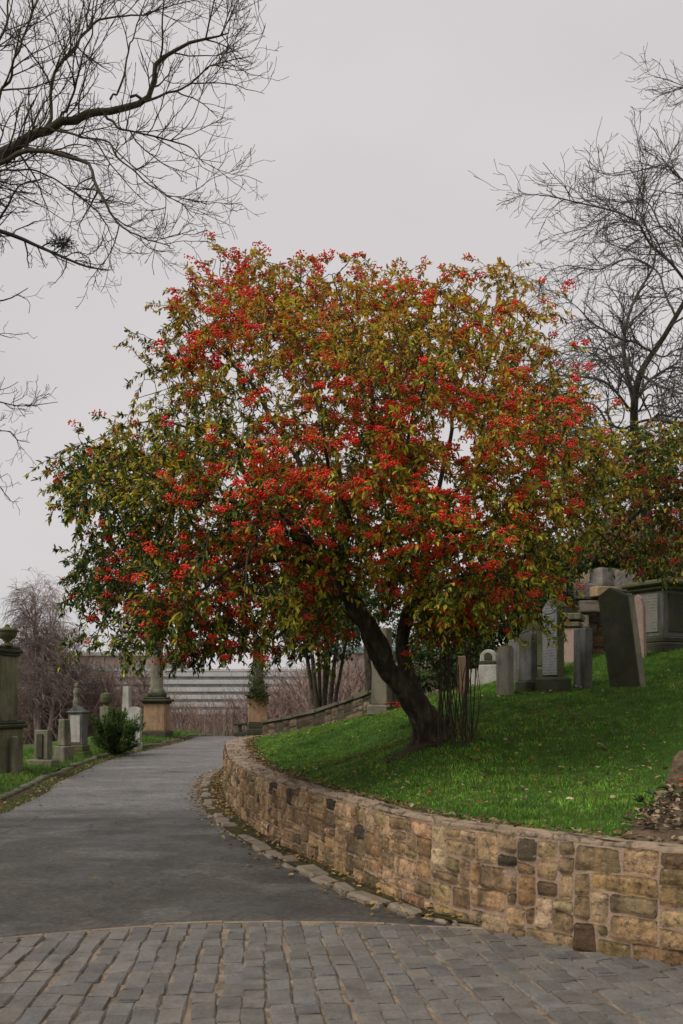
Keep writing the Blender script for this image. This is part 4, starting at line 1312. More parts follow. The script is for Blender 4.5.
A2 = A2[r.random(len(A2)) < np.clip(.6 + 1.1 * fbm(A2, 1.6, 33), .1, 1)]
berry_tree(b2, sk2, A2, 17, lambda E: .07, lambda E: np.array([.38, .30, .16, .07, .06, .03]), lambda E: float(np.clip(.2 + .8 * fbm(E[None], 1.2, 12)[0], .02, .7)), r, berry_col=(.42, .018, .014))


# ------------------------------------------------------------------ bare trees
def wander(p, d, L, n, wig, trop, r):
    P = [p]; d = d / np.linalg.norm(d); st = L / (n - 1)
    for _ in range(n - 1):
        d = d + r.normal(0, wig, 3) + trop * (1.0 / (n - 1)); d /= np.linalg.norm(d)
        P.append(P[-1] + d * st)
    return np.array(P)


def grow(p, rad, lev, cfg, out, r):
    out.append((p, rad))
    if lev >= len(cfg): return
    c = cfg[lev]
    L = np.linalg.norm(np.diff(p, axis=0), axis=1).sum()
    n = int(L / c['sp'] + r.random())
    cum = np.linspace(0, 1, len(p))
    for q in range(n):
        t = c.get('t0', .15) + (1 - c.get('t0', .15)) * r.random()
        b = np.array([np.interp(t, cum, p[:, k]) for k in range(3)]); rr = np.interp(t, cum, rad)
        i = min(int(t * (len(p) - 1)), len(p) - 2); T = p[i + 1] - p[i]; T /= np.linalg.norm(T) + 1e-9
        v = r.normal(0, 1, 3); v -= T * (v @ T); v /= np.linalg.norm(v)
        a = math.radians(r.uniform(*c['ang']))
        d = T * math.cos(a) + v * math.sin(a) + np.array(c.get('bias', (0, 0, 0)))
        Lc = r.uniform(*c['len']) * (1 - .45 * t * c.get('tap', 1))
        ch = wander(b, d, Lc, c['n'], c['wig'], np.array(c['trop']), r)
        r0 = min(rr * .7, c['rad'] * r.uniform(.7, 1.2))
        grow(ch, np.linspace(r0, max(r0 * .35, c['rmin']), c['n']), lev + 1, cfg, out, r)


def bare_tree(name, label, base, trunk, limbs, cfg, col, seed, extra=None, group=None, sides=4):
    r = np.random.default_rng(seed)
    t = thing(name, label, 'tree', base, group)
    P, R = trunk
    mb = MB(); tubes(mb, [P], [R], 14); V = mb.V[0]; ax = np.repeat(P, 14, 0); V += (V - ax) * (.12 * fbm(V, 5, seed))[:, None]
    mb.build('trunk', M_bark, t, True)
    out = []
    for p, rr in limbs: grow(p, rr, 0, cfg, out, r)
    mb = MB()
    big = [o for o in out if o[1][0] > .02]; small = [o for o in out if o[1][0] <= .02]
    if big: tubes(mb, [o[0] for o in big], [o[1] for o in big], 7, col)
    if small: tubes(mb, [o[0] for o in small], [o[1] for o in small], sides, col)
    mb.build('branches', M_twig, t, True)
    return t


TL = (-6.3, 11.4, float(zr(0, 11)) + .1)
trunk = smooth_path([TL, (-6.25, 11.4, 1.8), (-6.3, 11.4, 4), (-6.1, 11.3, 6.2), (-6.2, 11.2, 8.6), (-6.1, 11, 11.5)], 50, np.array([.42, .33, .3, .26, .2, .1]))
D = 11.0
LA = []
for pts, r0, r1 in [
    ([(-210, 270, 11.3), (-100, 195, 11.1), (0, 152, D), (42, 128, D), (98, 107, D), (140, 92, 10.9), (165, 62, 10.9), (200, 42, 10.8), (230, 32, 10.8)], .12, .008),
    ([(-160, 235, 11.2), (-60, 180, D), (0, 158, 10.8), (38, 146, 10.7), (68, 159, 10.6), (91, 176, 10.5), (103, 200, 10.4), (116, 218, 10.4), (138, 235, 10.3), (172, 252, 10.3)], .055, .006),
    ([(20, 140, D), (47, 122, 11.2), (55, 85, 11.3), (81, 47, 11.4), (102, 21, 11.5), (144, 17, 11.5), (195, 4, 11.6)], .04, .006),
    ([(-20, 165, D), (0, 110, 10.8), (13, 76, 10.7), (30, 25, 10.6), (42, -20, 10.6)], .035, .008),
    ([(130, 97, 10.9), (160, 88, 10.8), (190, 80, 10.7), (221, 66, 10.6), (252, 58, 10.5)], .03, .005),
    ([(98, 108, D), (123, 127, 10.9), (161, 136, 10.8), (191, 146, 10.8), (206, 164, 10.7)], .025, .005),
    ([(42, 128, D), (75, 128, 10.7), (110, 145, 10.5), (130, 170, 10.4), (170, 190, 10.3), (195, 215, 10.2)], .025, .005),
    ([(60, 118, D), (75, 80, 10.8), (90, 40, 10.7), (95, 0, 10.6)], .025, .006),
    ([(110, 100, D), (125, 70, 10.9), (140, 30, 11), (150, -10, 11)], .022, .005),
    ([(-90, 150, 11), (-40, 90, 11), (0, 40, 11), (15, -20, 11)], .04, .01),
    ([(-60, 175, 11), (0, 175, 11.3), (50, 178, 11.4), (90, 205, 11.5), (120, 245, 11.5)], .025, .005),
]:
    P, R = px_path(pts, 40, r0 * .62, r1 * .8)
    P[3:] += .07 * np.column_stack([vnoise(P[3:], 2.2, 3), vnoise(P[3:], 2.2, 4), vnoise(P[3:], 2.2, 5)]) + .025 * np.column_stack([vnoise(P[3:], 7, 6), vnoise(P[3:], 7, 7), vnoise(P[3:], 7, 8)])
    LA.append((P, R))
cfgL = [dict(sp=.15, len=(.55, 1.35), ang=(25, 60), n=9, wig=.13, trop=(.1, 0, .25), rad=.011, rmin=.0032, t0=.22),
        dict(sp=.13, len=(.2, .6), ang=(25, 60), n=7, wig=.16, trop=(.1, 0, .45), rad=.0055, rmin=.0027, t0=.15),
        dict(sp=.13, len=(.08, .26), ang=(25, 55), n=5, wig=.16, trop=(0, 0, .5), rad=.0034, rmin=.0024, t0=.2)]
bare_tree('bare_tree', 'leafless tree reaching long fine branches in from the upper left', TL, trunk, LA, cfgL, (.065, .055, .036), 31)

TL2 = (-8.2, 14.5, float(zr(0, 14)) + .1)
trunk = smooth_path([TL2, (-8.2, 14.5, 2), (-8.1, 14.5, 5), (-8.0, 14.4, 8), (-8, 14.3, 10)], 40, np.array([.32, .26, .23, .17, .1]))
LB = []
for pts, r0, r1 in [
    ([(-220, 190, 14.4), (-100, 205, 14.2), (0, 231, 14), (42, 248, 14), (85, 266, 13.9), (110, 270, 13.8)], .075, .010),
    ([(-220, 250, 14.4), (-100, 245, 14), (-20, 235, 14), (5, 210, 13.9), (20, 185, 13.8), (50, 178, 13.8)], .05, .008),
    ([(-220, 290, 14.4), (-100, 285, 14.4), (-30, 300, 14.2), (5, 300, 14), (28, 288, 14)], .04, .007),
    ([(-220, 350, 14.4), (-100, 350, 14.4), (-30, 330, 14.2), (12, 338, 14)], .03, .007),
    ([(-220, 400, 14.4), (-100, 410, 14.4), (-20, 400, 14.2), (20, 406, 14), (58, 402, 14)], .03, .006),
    ([(-220, 430, 14.4), (-100, 450, 14.4), (-20, 470, 14.2), (10, 500, 14)], .03, .006),
    ([(-100, 410, 14.4), (-30, 430, 14.2), (10, 432, 14), (20, 450, 14)], .02, .006)]: LB.append(px_path(pts, 30, r0 * .6, r1 * .7))
cfgB = [dict(sp=.22, len=(.35, .95), ang=(30, 70), n=8, wig=.28, trop=(.1, 0, .2), rad=.012, rmin=.004, t0=.4),
        dict(sp=.16, len=(.15, .45), ang=(30, 70), n=6, wig=.28, trop=(0, 0, .3), rad=.0065, rmin=.003, t0=.15),
        dict(sp=.14, len=(.08, .2), ang=(30, 60), n=4, wig=.2, trop=(0, 0, .3), rad=.004, rmin=.0026, t0=.2)]
t2 = bare_tree('bare_tree', 'second leafless tree with darker crooked branches low on the left edge', TL2, trunk, LB, cfgB, (.035, .034, .03), 41)
# old nest-like clot of twigs on its lowest bough
rr_ = np.random.default_rng(5); c = at(62, 243, 14); pths = []
for _ in range(130):
    v = rr_.normal(0, 1, 3); v /= np.linalg.norm(v); a = c + v * np.array([.17, .14, .06]) * rr_.random() ** .6
    d = rr_.normal(0, 1, 3); d[2] *= .4; pths.append(wander(a, d, .15, 4, .4, np.zeros(3), rr_))
mb = MB(); tubes(mb, pths, [np.full(4, .004)] * len(pths), 3, (.03, .027, .022))
nest = mb.build('bird_nest', M_twig); tag(nest, 'dark clot of twigs lodged on a bare bough at upper left', 'nest')

TR = at(662, 640, 20.5); TR[2] = lawn_z(TR[0], TR[1])[0] - .1
tp_ = [TR] + [at(a, b, d) for a, b, d in [(652, 560, 20.5), (641, 470, 20.4), (634, 420, 20.3), (640, 375, 20.3), (668, 330, 20.3), (705, 260, 20.4), (730, 170, 20.5), (745, 60, 20.6)]]
trunk = smooth_path(tp_, 50, np.array([.17, .13, .105, .085, .065, .05, .042, .03, .015]))
LR = []
for pts, r0, r1 in [
    ([(634, 418, 20.3), (628, 370, 20), (622, 330, 19.8), (640, 290, 19.6), (655, 250, 19.5)], .10, .02),
    ([(691, 292, 20.3), (683, 275, 20), (656, 255, 19.7), (641, 232, 19.5), (621, 216, 19.3), (594, 208, 19.2), (570, 200, 19), (547, 195, 19), (514, 193, 18.9)], .06, .006),
    ([(676, 318, 20.3), (664, 288, 20.4), (656, 268, 20.6), (617, 261, 20.8), (586, 267, 20.9), (547, 279, 21), (535, 300, 21)], .045, .006),
    ([(653, 353, 20.3), (640, 343, 19.8), (617, 333, 19.4), (594, 322, 19.2), (578, 310, 19), (556, 300, 19)], .05, .006),
    ([(745, 60, 20.6), (700, 86, 20.2), (670, 82, 20), (650, 77, 20)], .03, .006),
    ([(720, 210, 20.4), (683, 178, 20), (660, 165, 19.8), (620, 172, 19.6), (596, 165, 19.6)], .04, .006),
    ([(705, 260, 20.4), (670, 225, 20.8), (640, 200, 21), (590, 225, 21.2), (545, 240, 21.3)], .04, .006),
    ([(634, 415, 20.3), (610, 385, 19.8), (580, 372, 19.4), (550, 375, 19.2), (530, 392, 19)], .06, .006),
    ([(640, 375, 20.3), (665, 385, 19.5), (690, 395, 19), (720, 390, 18.7)], .06, .01),
    ([(636, 400, 20.3), (660, 370, 20.8), (690, 370, 21), (720, 360, 21)], .06, .01),
    ([(628, 370, 20), (600, 345, 20.4), (575, 345, 20.7), (552, 352, 21)], .045, .006),
    ([(655, 250, 19.5), (640, 210, 19.4), (655, 180, 19.3), (683, 150, 19.2)], .03, .008),
    ([(668, 330, 20.3), (690, 300, 19.5), (680, 240, 19.2), (640, 235, 19), (585, 250, 18.8)], .04, .006),
    ([(634, 428, 20.3), (612, 418, 19.8), (590, 402, 19.5), (562, 400, 19.3), (542, 412, 19.2)], .05, .006),
    ([(636, 432, 20.3), (655, 412, 20), (683, 414, 19.8), (720, 420, 19.6)], .05, .008),
    ([(640, 375, 20.3), (620, 352, 20.6), (598, 360, 20.8), (570, 354, 21)], .04, .006),
    ([(637, 450, 20.4), (660, 438, 20), (690, 442, 19.8), (715, 430, 19.6)], .05, .008),
    ([(634, 415, 20.3), (646, 392, 19.8), (662, 394, 19.5), (694, 378, 19.2)], .04, .007),
    ([(652, 352, 20.3), (668, 360, 19.8), (690, 350, 19.6), (716, 352, 19.4)], .04, .007),
    ([(634, 424, 20.3), (616, 440, 20.6), (590, 446, 20.8), (566, 430, 21)], .04, .006),
    ([(641, 460, 20.4), (610, 430, 20), (585, 430, 19.6), (560, 445, 19.4)], .06, .008),
]:
    P, R = px_path(pts, 34, r0 * .55, r1 * .8)
    P[3:] += .16 * np.column_stack([vnoise(P[3:], 1.3, 3), vnoise(P[3:], 1.3, 4), vnoise(P[3:], 1.3, 5)])
    LR.append((P, R))
cfgR = [dict(sp=.16, len=(.8, 2.2), ang=(20, 60), n=9, wig=.16, trop=(-.12, 0, -.15), rad=.017, rmin=.006, t0=.08, bias=(-.12, 0, .05), tap=1.75),
        dict(sp=.2, len=(.35, 1.0), ang=(25, 60), n=7, wig=.18, trop=(-.1, 0, .0), rad=.009, rmin=.0048, t0=.1),
        dict(sp=.26, len=(.2, .5), ang=(25, 55), n=5, wig=.15, trop=(0, 0, .2), rad=.0062, rmin=.0042, t0=.15)]
bare_tree('bare_tree', 'leafless tree with arching tangled branches behind the crown at right', TR, trunk, LR, cfgR, (.115, .105, .092), 51)

# ------------------------------------------------------------------ left side monuments
def vz(x, y): return verge_z(x, y) - .03


def rect(w, h, z0=0): return [(-w / 2, z0), (w / 2, z0), (w / 2, z0 + h), (-w / 2, z0 + h)]


def arch(w, h, rise, n=9, z0=0):
    o = [(-w / 2, z0), (w / 2, z0)]
    for k in range(n + 1):
        a = k / n * math.pi
        o.append((w / 2 * math.cos(a), z0 + h - rise + rise * math.sin(a)))
    return o


URN = [(0, 0), (.12, 0), (.12, .04), (.05, .07), (.05, .10), (.16, .18), (.20, .27), (.20, .30), (.22, .31), (.22, .345), (.10, .37), (.05, .41), (.05, .44), (.0, .46)]
# big tomb at the left edge
D = 19.3
c = np.array([-7.12, D + .2, 0.]); c[2] = vz(-6.3, D) - .05
tomb = thing('tomb_monument', 'tall dark weathered tomb with moulded cornice and stone urn at the left edge', 'tomb', c)
yw = math.radians(-14)
mb = MB(); box(mb, c, (1.62, 1.0, .12), yw, .02); box(mb, c + [0, 0, .12], (1.46, .86, .86), yw, .02); mb.build('pedestal', M_olive, tomb)
mb = MB(); box(mb, c + [0, 0, .98], (1.60, .98, .08), yw, .025); box(mb, c + [0, 0, 1.06], (1.52, .92, .05), yw, .02); mb.build('string_course', M_darkstone, tomb)
mb = MB(); box(mb, c + [0, 0, 1.11], (1.30, .74, 1.28), yw, .015)
for sx in (-1, 1):
    q = rotz(np.array([[sx * .60, -.33, 0]]), yw)[0]
    box(mb, c + q + [0, 0, 1.11], (.17, .17, 1.28), yw, .012)
mb.build('die', M_olive, tomb)
mb = MB()
q = rotz(np.array([[0, -.385, 0]]), yw)[0]
box(mb, c + q + [0, 0, 1.24], (.9, .03, 1.0), yw, .01); mb.build('panel', M_greygreen, tomb)
mb = MB(); box(mb, c + [0, 0, 2.39], (1.38, .82, .06), yw, .02); box(mb, c + [0, 0, 2.45], (1.44, .88, .07), yw, .03); box(mb, c + [0, 0, 2.52], (1.38, .82, .06), yw, .02); mb.build('cornice', M_darkstone, tomb)
for sx in (.64, .24):
    q = rotz(np.array([[sx, .0, 0]]), yw)[0]
    mb = MB(); lathe(mb, c + q + [0, 0, 2.57], [(a * .95, b * .95) for a, b in URN], 20); mb.build('urn', M_greygreen if sx else M_oldstone, tomb, True)
p = rotz(np.array([[.86, -.1, 0]]), yw)[0]
post = MB(); q = c + p; q[2] = vz(q[0], q[1]); box(post, q, (.1, .14, .78), yw, .015); tag(post.build('stone_post', M_oldstone), 'slim upright stone post against the right side of the tall tomb', 'post')


def head(name, label, px, py, d, parts, group='gravestones', cat='gravestone', ground=None):
    p = at(px, py, d)
    if ground is not None: p[2] = ground(p[0], p[1])
    t = thing(name, label, cat, p, group)
    for nm, mat, fn in parts:
        mb = MB(); fn(mb, p); mb.build(nm, mat, t)
    return t


R_ = math.radians
head('gravestone', 'short mossy headstone with dark sunken front beside the tall tomb', 43, 766, 21.6, [
    ('plinth', M_oldstone, lambda m, p: box(m, p - [0, 0, .06], (.62, .34, .22), R_(-14), .02)),
    ('slab', M_oldstone, lambda m, p: slab(m, p + [0, 0, .14], rect(.36, .66), .17, R_(-22), (.02, 0))),
    ('panel', M_darkstone, lambda m, p: slab(m, p + np.array([-.05, -.095, .2]), rect(.15, .52), .03, R_(-22), (.02, 0), .006))], ground=lambda x, y: vz(x, y))
head('gravestone', 'narrow tapered pillar stone on a squat block, lichen yellow on top', 64, 762, 23, [
    ('plinth', M_oldstone, lambda m, p: box(m, p - [0, 0, .06], (.34, .34, .44), R_(-30), .02)),
    ('slab', M_oldstone, lambda m, p: box(m, p + [.01, 0, .38], (.24, .24, .62), R_(-30), .02, taper=.8))], ground=lambda x, y: vz(x, y))
head('gravestone', 'grey monument with pale lettered panel and a broken figure on top', 78, 757, 24.6, [
    ('plinth', M_greygreen, lambda m, p: (box(m, p - [0, 0, .06], (.56, .46, .2), R_(-12), .02), box(m, p + [0, 0, .14], (.46, .38, .16), R_(-12), .02))),
    ('die', M_grey, lambda m, p: (box(m, p + [0, 0, .30], (.38, .30, .78), R_(-12), .015), box(m, p + [0, 0, 1.08], (.44, .36, .06), R_(-12), .02), slab(m, p + [0, 0, 1.14], [(-.17, 0), (.17, 0), (.06, .12), (-.06, .12)], .26, R_(-12)))),
    ('panel', M_pale, lambda m, p: slab(m, p + rotz(np.array([[0, -.155, 0]]), R_(-12))[0] + [0, 0, .36], rect(.26, .66), .02, R_(-12), (0, 0), .005)),
    ('figure', M_oldstone, lambda m, p: (lathe(m, p + [-.03, 0, 1.25], [(.0, 0), (.09, .0), (.10, .1), (.07, .22), (.095, .34), (.07, .42), (.045, .45), (.06, .5), (.045, .56), (0, .58)], 12),))], ground=lambda x, y: vz(x, y))
head('gravestone', 'small stone with a rounded urn top rising behind the green bush', 106, 745, 31, [
    ('pillar', M_oldstone, lambda m, p: box(m, p - [0, 0, .1], (.3, .3, 1.2), R_(-10), .02)),
    ('urn', M_greygreen, lambda m, p: lathe(m, p + [0, 0, 1.1], [(.1, 0), (.08, .05), (.16, .14), (.18, .28), (.16, .40), (.0, .44)], 14))], ground=lambda x, y: vz(x, y) - .1)
head('gravestone', 'pale obelisk standing behind the bush left of the orange pedestal', 127, 748, 29.5, [
    ('plinth', M_pale, lambda m, p: box(m, p - [0, 0, .1], (.46, .46, .4), R_(-12), .02)),
    ('shaft', M_pale, lambda m, p: box(m, p + [0, 0, .3], (.26, .26, 1.35), R_(-12), .015, taper=.7))], ground=lambda x, y: vz(x, y))
head('gravestone', 'broad pale headstone with white foot slab right of the bush', 134, 746, 28, [
    ('slab', M_pale, lambda m, p: slab(m, p - [0, 0, .05], arch(.42, 1.22, .1), .14, R_(-14))),
    ('foot_slab', M_pale, lambda m, p: box(m, p + [.0, -.35, -.04], (.5, .4, .22), R_(-14), .02))], ground=lambda x, y: vz(x, y))


def pedestal(px, py, d, label, yaw, col_h, steps, ground):
    p = at(px, py, d); p[2] = ground
    t = thing('pedestal_monument', label, 'monument', p, 'sandstone pedestals flanking the road')
    mb = MB()
    z = -.1
    for k in range(steps):
        s_ = .92 - .12 * k if steps > 1 else .84
        box(mb, p + [0, 0, z], (s_, s_, .22 if steps > 1 else .36), yaw, .03); z += .22 if steps > 1 else .36
    mb.build('plinth', M_darkstone, t)
    mb = MB(); box(mb, p + [0, 0, z], (.68, .68, .86), yaw, .015, taper=.97)
    mb.build('die', M_sand, t)
    mb = MB(); box(mb, p + [0, 0, z + .86], (.76, .76, .06), yaw, .02); box(mb, p + [0, 0, z + .92], (.9, .9, .08), yaw, .03); box(mb, p + [0, 0, z + 1.0], (.7, .7, .07), yaw, .03)
    box(mb, p + [0, 0, z + 1.07], (.52, .52, .14), yaw, .04)
    mb.build('cap', M_darkstone, t)
    mb = MB(); lathe(mb, p + [0, 0, z + 1.2], [(.26, 0), (.26, .06), (.21, .12), (.2, .14), (.185, col_h), (.24, col_h + .05), (.24, col_h + .12), (0, col_h + .14)], 20)
    mb.build('column', M_oldstone, t, True)
    return t, p, z


pz_ = verge_z(-5.95, 32)
pedestal(157, 738, 31.6, 'orange sandstone pedestal with mossy cap and column left of the road crest', R_(-6), 1.9, 1, pz_ - .1)
pedestal(258, 730, 35.5, 'orange sandstone pedestal on dark steps right of the road crest, capped with creeper', R_(4), 1.7, 3, .25)
lb_ = at(240, 728, 36); lb_[2] = .3
mb = MB(); box(mb, lb_, (.46, .5, .14), .05, .02); box(mb, lb_ + [0, 0, .14], (.12, .4, .24), .05, .02); box(mb, lb_ + [0, 0, .38], (.5, .5, .1), .05, .02)
tag(mb.build('stone_table', M_darkstone), 'low dark stone block beside the steps of the right orange pedestal', 'stone block')
# creeper on the right pedestal
def leaf_ball(mb, c, rad, n, L, pal, r, wd=.5, hollow=.4, bias=None):
    v = r.normal(0, 1, (n, 3)); v /= np.linalg.norm(v, axis=1, keepdims=True)
    R = (hollow + (1 - hollow) * r.random(n) ** .5)
    lump = 1 + .28 * vnoise(v * 2.1 + c, 1, int(abs(c[0] * 10)) + 3)
    P = c + v * (R * lump)[:, None] * np.asarray(rad)
    D = v + r.normal(0, .6, (n, 3)) + (np.array([0, 0, -.3]) if bias is None else bias); U = np.array([0, 0, 1.]) + r.normal(0, .5, (n, 3))
    c_ = np.asarray(pal)[r.integers(0, len(pal), n)] * r.uniform(.6, 1.3, (n, 1))
    leaves(mb, P, D, U, r.uniform(.7, 1.3, n) * L, np.full(n, wd), c_)


r = np.random.default_rng(303)
EV = [(.03, .06, .015), (.045, .085, .02), (.07, .11, .03), (.02, .04, .012), (.10, .11, .03)]
cr = MB(); pc = at(258, 690, 35.5)
for k in range(7): leaf_ball(cr, pc + [r.normal(0, .18), -.2 + r.normal(0, .2), r.normal(.1, .45)], (.22, .2, .32), 160, .09, EV + [(.12, .11, .03), (.1, .09, .03)], r)
tag(cr.build('creeper', M_leaf), 'leafy creeper clinging to the column of the right pedestal', 'creeper')
cr = MB(); pc = at(157, 696, 31.6)
for k in range(4): leaf_ball(cr, pc + [r.normal(0, .15), -.15 + r.normal(0, .1), r.normal(-.06, .05)], (.14, .14, .1), 90, .07, EV + [(.1, .09, .03)], r)
tag(cr.build('weeds_tuft', M_leaf), 'small green weeds growing on the cap of the left orange pedestal', 'weeds')

# yew bush
bp = at(116, 752, 26); bp[2] = vz(bp[0], bp[1])
yb = thing('bush', 'rounded dark green evergreen bush on the left verge among the graves', 'bush', bp)
mb = MB(); pth = []
fo = MB()
for k in range(120):
    a = r.uniform(0, 6.28); sp = r.uniform(0, .72); e = bp + [sp * math.cos(a), sp * math.sin(a) * .8, r.uniform(.2, 1.2) * (1 - .25 * sp)]
    q = smooth_path([bp + [r.normal(0, .05), r.normal(0, .05), 0], (bp + e) / 2 + [r.normal(0, .05), r.normal(0, .05), .0], e], 7); pth.append(q)
    n = 150; tt = .3 + .72 * r.random(n); P = np.column_stack([np.interp(tt, np.linspace(0, 1, 7), q[:, j]) for j in range(3)]) + r.normal(0, .035, (n, 3))
    T = q[-1] - q[-3]; D = T / np.linalg.norm(T) * 1.0 + r.normal(0, .55, (n, 3)) + [0, 0, .3]
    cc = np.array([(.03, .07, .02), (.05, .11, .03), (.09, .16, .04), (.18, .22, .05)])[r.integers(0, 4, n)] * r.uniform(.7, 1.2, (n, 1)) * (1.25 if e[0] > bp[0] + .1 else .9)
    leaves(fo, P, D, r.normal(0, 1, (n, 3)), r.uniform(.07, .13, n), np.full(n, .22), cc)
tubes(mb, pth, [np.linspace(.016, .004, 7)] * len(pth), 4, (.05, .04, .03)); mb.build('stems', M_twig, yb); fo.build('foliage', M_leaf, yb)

# ------------------------------------------------------------------ right side graves
def lz(x, y): return float(lawn_z(x, y)[0]) - .05


Y1 = R_(-72)
GR = 'headstones standing on the lawn at right'
head('gravestone', 'small pale headstone with orange lichen on top, first of the row on the lawn', 505, 694, 13.6, [
    ('slab', M_buff, lambda m, p: slab(m, p + [0, 0, 0], rect(.34, .68), .085, R_(-71), (0, 0))),
    ('lichen', M_sand, lambda m, p: slab(m, p + [0, 0, .678], rect(.31, .03), .075, R_(-71), (0, 0), .01))], GR, ground=lz)
head('gravestone', 'narrow dark blue-grey stone half hidden behind the round-topped one', 517, 672, 15.6, [
    ('slab', M_grey, lambda m, p: slab(m, p, rect(.4, .7), .12, R_(-74)))], GR, ground=lz)
head('gravestone', 'blue-grey headstone with rounded top on a rough stone base', 528, 695, 14, [
    ('plinth', M_darkstone, lambda m, p: box(m, p, (.36, .23, .2), R_(-72), .03)),
    ('slab', M_grey, lambda m, p: slab(m, p + [0, 0, .19], arch(.32, .72, .08), .1, R_(-68)))], GR, ground=lz)
head('monument', 'broad moss-green monument standing behind the tall lettered stone', 538, 676, 15.4, [
    ('plinth', M_greygreen, lambda m, p: box(m, p, (.5, .9, .22), R_(-20), .03)),
    ('die', M_greygreen, lambda m, p: box(m, p + [0, 0, .22], (.34, .8, .72), R_(-20), .02)),
    ('cap', M_greygreen, lambda m, p: box(m, p + [0, 0, .94], (.42, .9, .08), R_(-20), .03))], GR, 'monument', lz)
p17 = at(553, 694, 13.6); p17[2] = lz(p17[0], p17[1])
g17 = thing('gravestone', 'tallest lettered grey headstone with pointed top on a heavy dark base', 'gravestone', p17, GR)
mb = MB(); box(mb, p17 + [0, 0, 0], (.52, .27, .27), R_(-68), .03); mb.build('plinth', M_darkstone, g17)
mb = MB(); slab(mb, p17 + [0, 0, .285], [(-.19, 0), (.19, 0), (.19, .94), (.09, 1.03), (0, 1.07), (-.09, 1.03), (-.19, .94)], .10, R_(-68)); mb.build('slab', M_greygreen, g17)
q = rotz(np.array([[0, -.067, 0]]), R_(-68))[0] * .78
mb = MB(); slab(mb, p17 + q + [0, 0, .30], [(-.17, 0), (.17, 0), (.17, .91), (.08, .99), (0, 1.03), (-.08, .99), (-.17, .91)], .012, R_(-68), bev=.004); mb.build('inscription', M_script_light, g17)
head('gravestone', 'slim blue-grey stone with dark right side between lettered and tilted stones', 583, 689, 14, [
    ('slab', M_grey, lambda m, p: slab(m, p, rect(.30, .89), .115, R_(-70)))], GR, ground=lz)
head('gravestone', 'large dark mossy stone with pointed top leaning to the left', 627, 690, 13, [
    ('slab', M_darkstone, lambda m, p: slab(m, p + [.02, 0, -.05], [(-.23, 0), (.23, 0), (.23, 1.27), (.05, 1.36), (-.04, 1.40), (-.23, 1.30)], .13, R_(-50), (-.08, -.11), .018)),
    ('edge', M_oldstone, lambda m, p: slab(m, p + [.02, 0, -.05] + rotz(np.array([[.231, .0, 0]]), R_(-50))[0], [(-.008, 0), (.008, 0), (.008, 1.26), (-.008, 1.26)], .115, R_(-50), (-.08, -.11), .004))], GR, ground=lz)  # thin paler strip: light on the slab's right side put into its colour
head('gravestone', 'tapering pink stone behind the leaning dark slab', 637, 655, 16, [
    ('slab', M_pink, lambda m, p: slab(m, p, [(-.14, 0), (.14, 0), (.11, .85), (.06, 1.0), (0, 1.06), (-.06, 1.0), (-.11, .85)], .1, R_(-40), (.02, 0)))], GR, ground=lz)
head('gravestone', 'low pinkish slab under a pale ledge left of the slim stone', 568, 678, 17, [
    ('slab', M_pink, lambda m, p: box(m, p, (.36, .2, .66), R_(-20), .02)),
    ('ledge', M_oldstone, lambda m, p: (box(m, p + [0, .12, .66], (.5, .5, .1), R_(-20), .02), box(m, p + [0, .12, .78], (.56, .56, .12), R_(-20), .02)))], GR, ground=lz)
head('gravestone', 'white round-headed memorial with dark band behind the small lichened stone', 489, 688, 16.5, [
    ('slab', M_pale, lambda m, p: (box(m, p + [0, 0, 0], (.36, .2, .36), R_(-25), .02, taper=.85),)),
    ('band', M_darkstone, lambda m, p: box(m, p + [0, 0, .36], (.29, .16, .05), R_(-25), .01)),
    ('head', M_pale, lambda m, p: slab(m, p + [0, 0, .41], arch(.28, .20, .14), .13, R_(-25))),
    ('roundel', M_darkstone, lambda m, p: slab(m, p + [-.03, -.07, .44], arch(.13, .12, .06), .012, R_(-25), bev=.003))], GR, ground=lz)
head('gravestone', 'narrow rust-brown stone just right of the tree suckers', 463, 706, 15.5, [
    ('slab', M_rust, lambda m, p: slab(m, p, rect(.17, .66), .12, R_(-30)))], GR, ground=lz)
head('gravestone', 'low pale broken stub between brown stone and white memorial', 473, 692, 16.8, [
    ('slab', M_pale, lambda m, p: slab(m, p, [(-.12, 0), (.12, 0), (.11, .28), (.02, .36), (-.1, .33)], .12, R_(-30)))], GR, ground=lz)
head('gravestone', 'tall pale pillar stone on a rough block behind the leaning trunk', 382, 715, 17.6, [
    ('plinth', M_oldstone, lambda m, p: box(m, p, (.42, .42, .2), R_(-24), .03)),
    ('shaft', M_oldstone, lambda m, p: box(m, p + [0, 0, .2], (.30, .28, 1.35), R_(-24), .015, taper=.94))], GR, ground=lz)
head('gravestone', 'squat tan stone right of the pale pillar, seen past the trunk', 401, 712, 17.8, [
    ('slab', M_oldstone, lambda m, p: slab(m, p, arch(.3, .7, .1), .14, R_(-15)))], GR, ground=lz)

# chest tomb
D = 17.0
c = np.array([5.68, 17.0, 0.]); c[2] = lz(5.3, 16.5) - .06
ct = thing('chest_tomb', 'large grey chest tomb with lettered end panel at the right edge', 'tomb', c)
yw = R_(-62)
mb = MB(); box(mb, c, (.96, 1.5, .24), yw, .02); box(mb, c + [0, 0, .24], (.88, 1.42, .10), yw, .02); mb.build('plinth', M_darkstone, ct)
mb = MB(); box(mb, c + [0, 0, .34], (.72, 1.26, .78), yw, .015)
mb.build('die', M_grey, ct)
q = rotz(np.array([[0, -.637, 0]]), yw)[0]
mb = MB(); box(mb, c + q + [0, 0, .42], (.52, .02, .64), yw, .006); mb.build('inscription', M_script_dark, ct)
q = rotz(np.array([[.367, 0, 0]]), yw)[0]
mb = MB(); box(mb, c + q + [0, 0, .42], (.02, 1.02, .64), yw, .006); mb.build('side_panel', M_darkstone, ct)
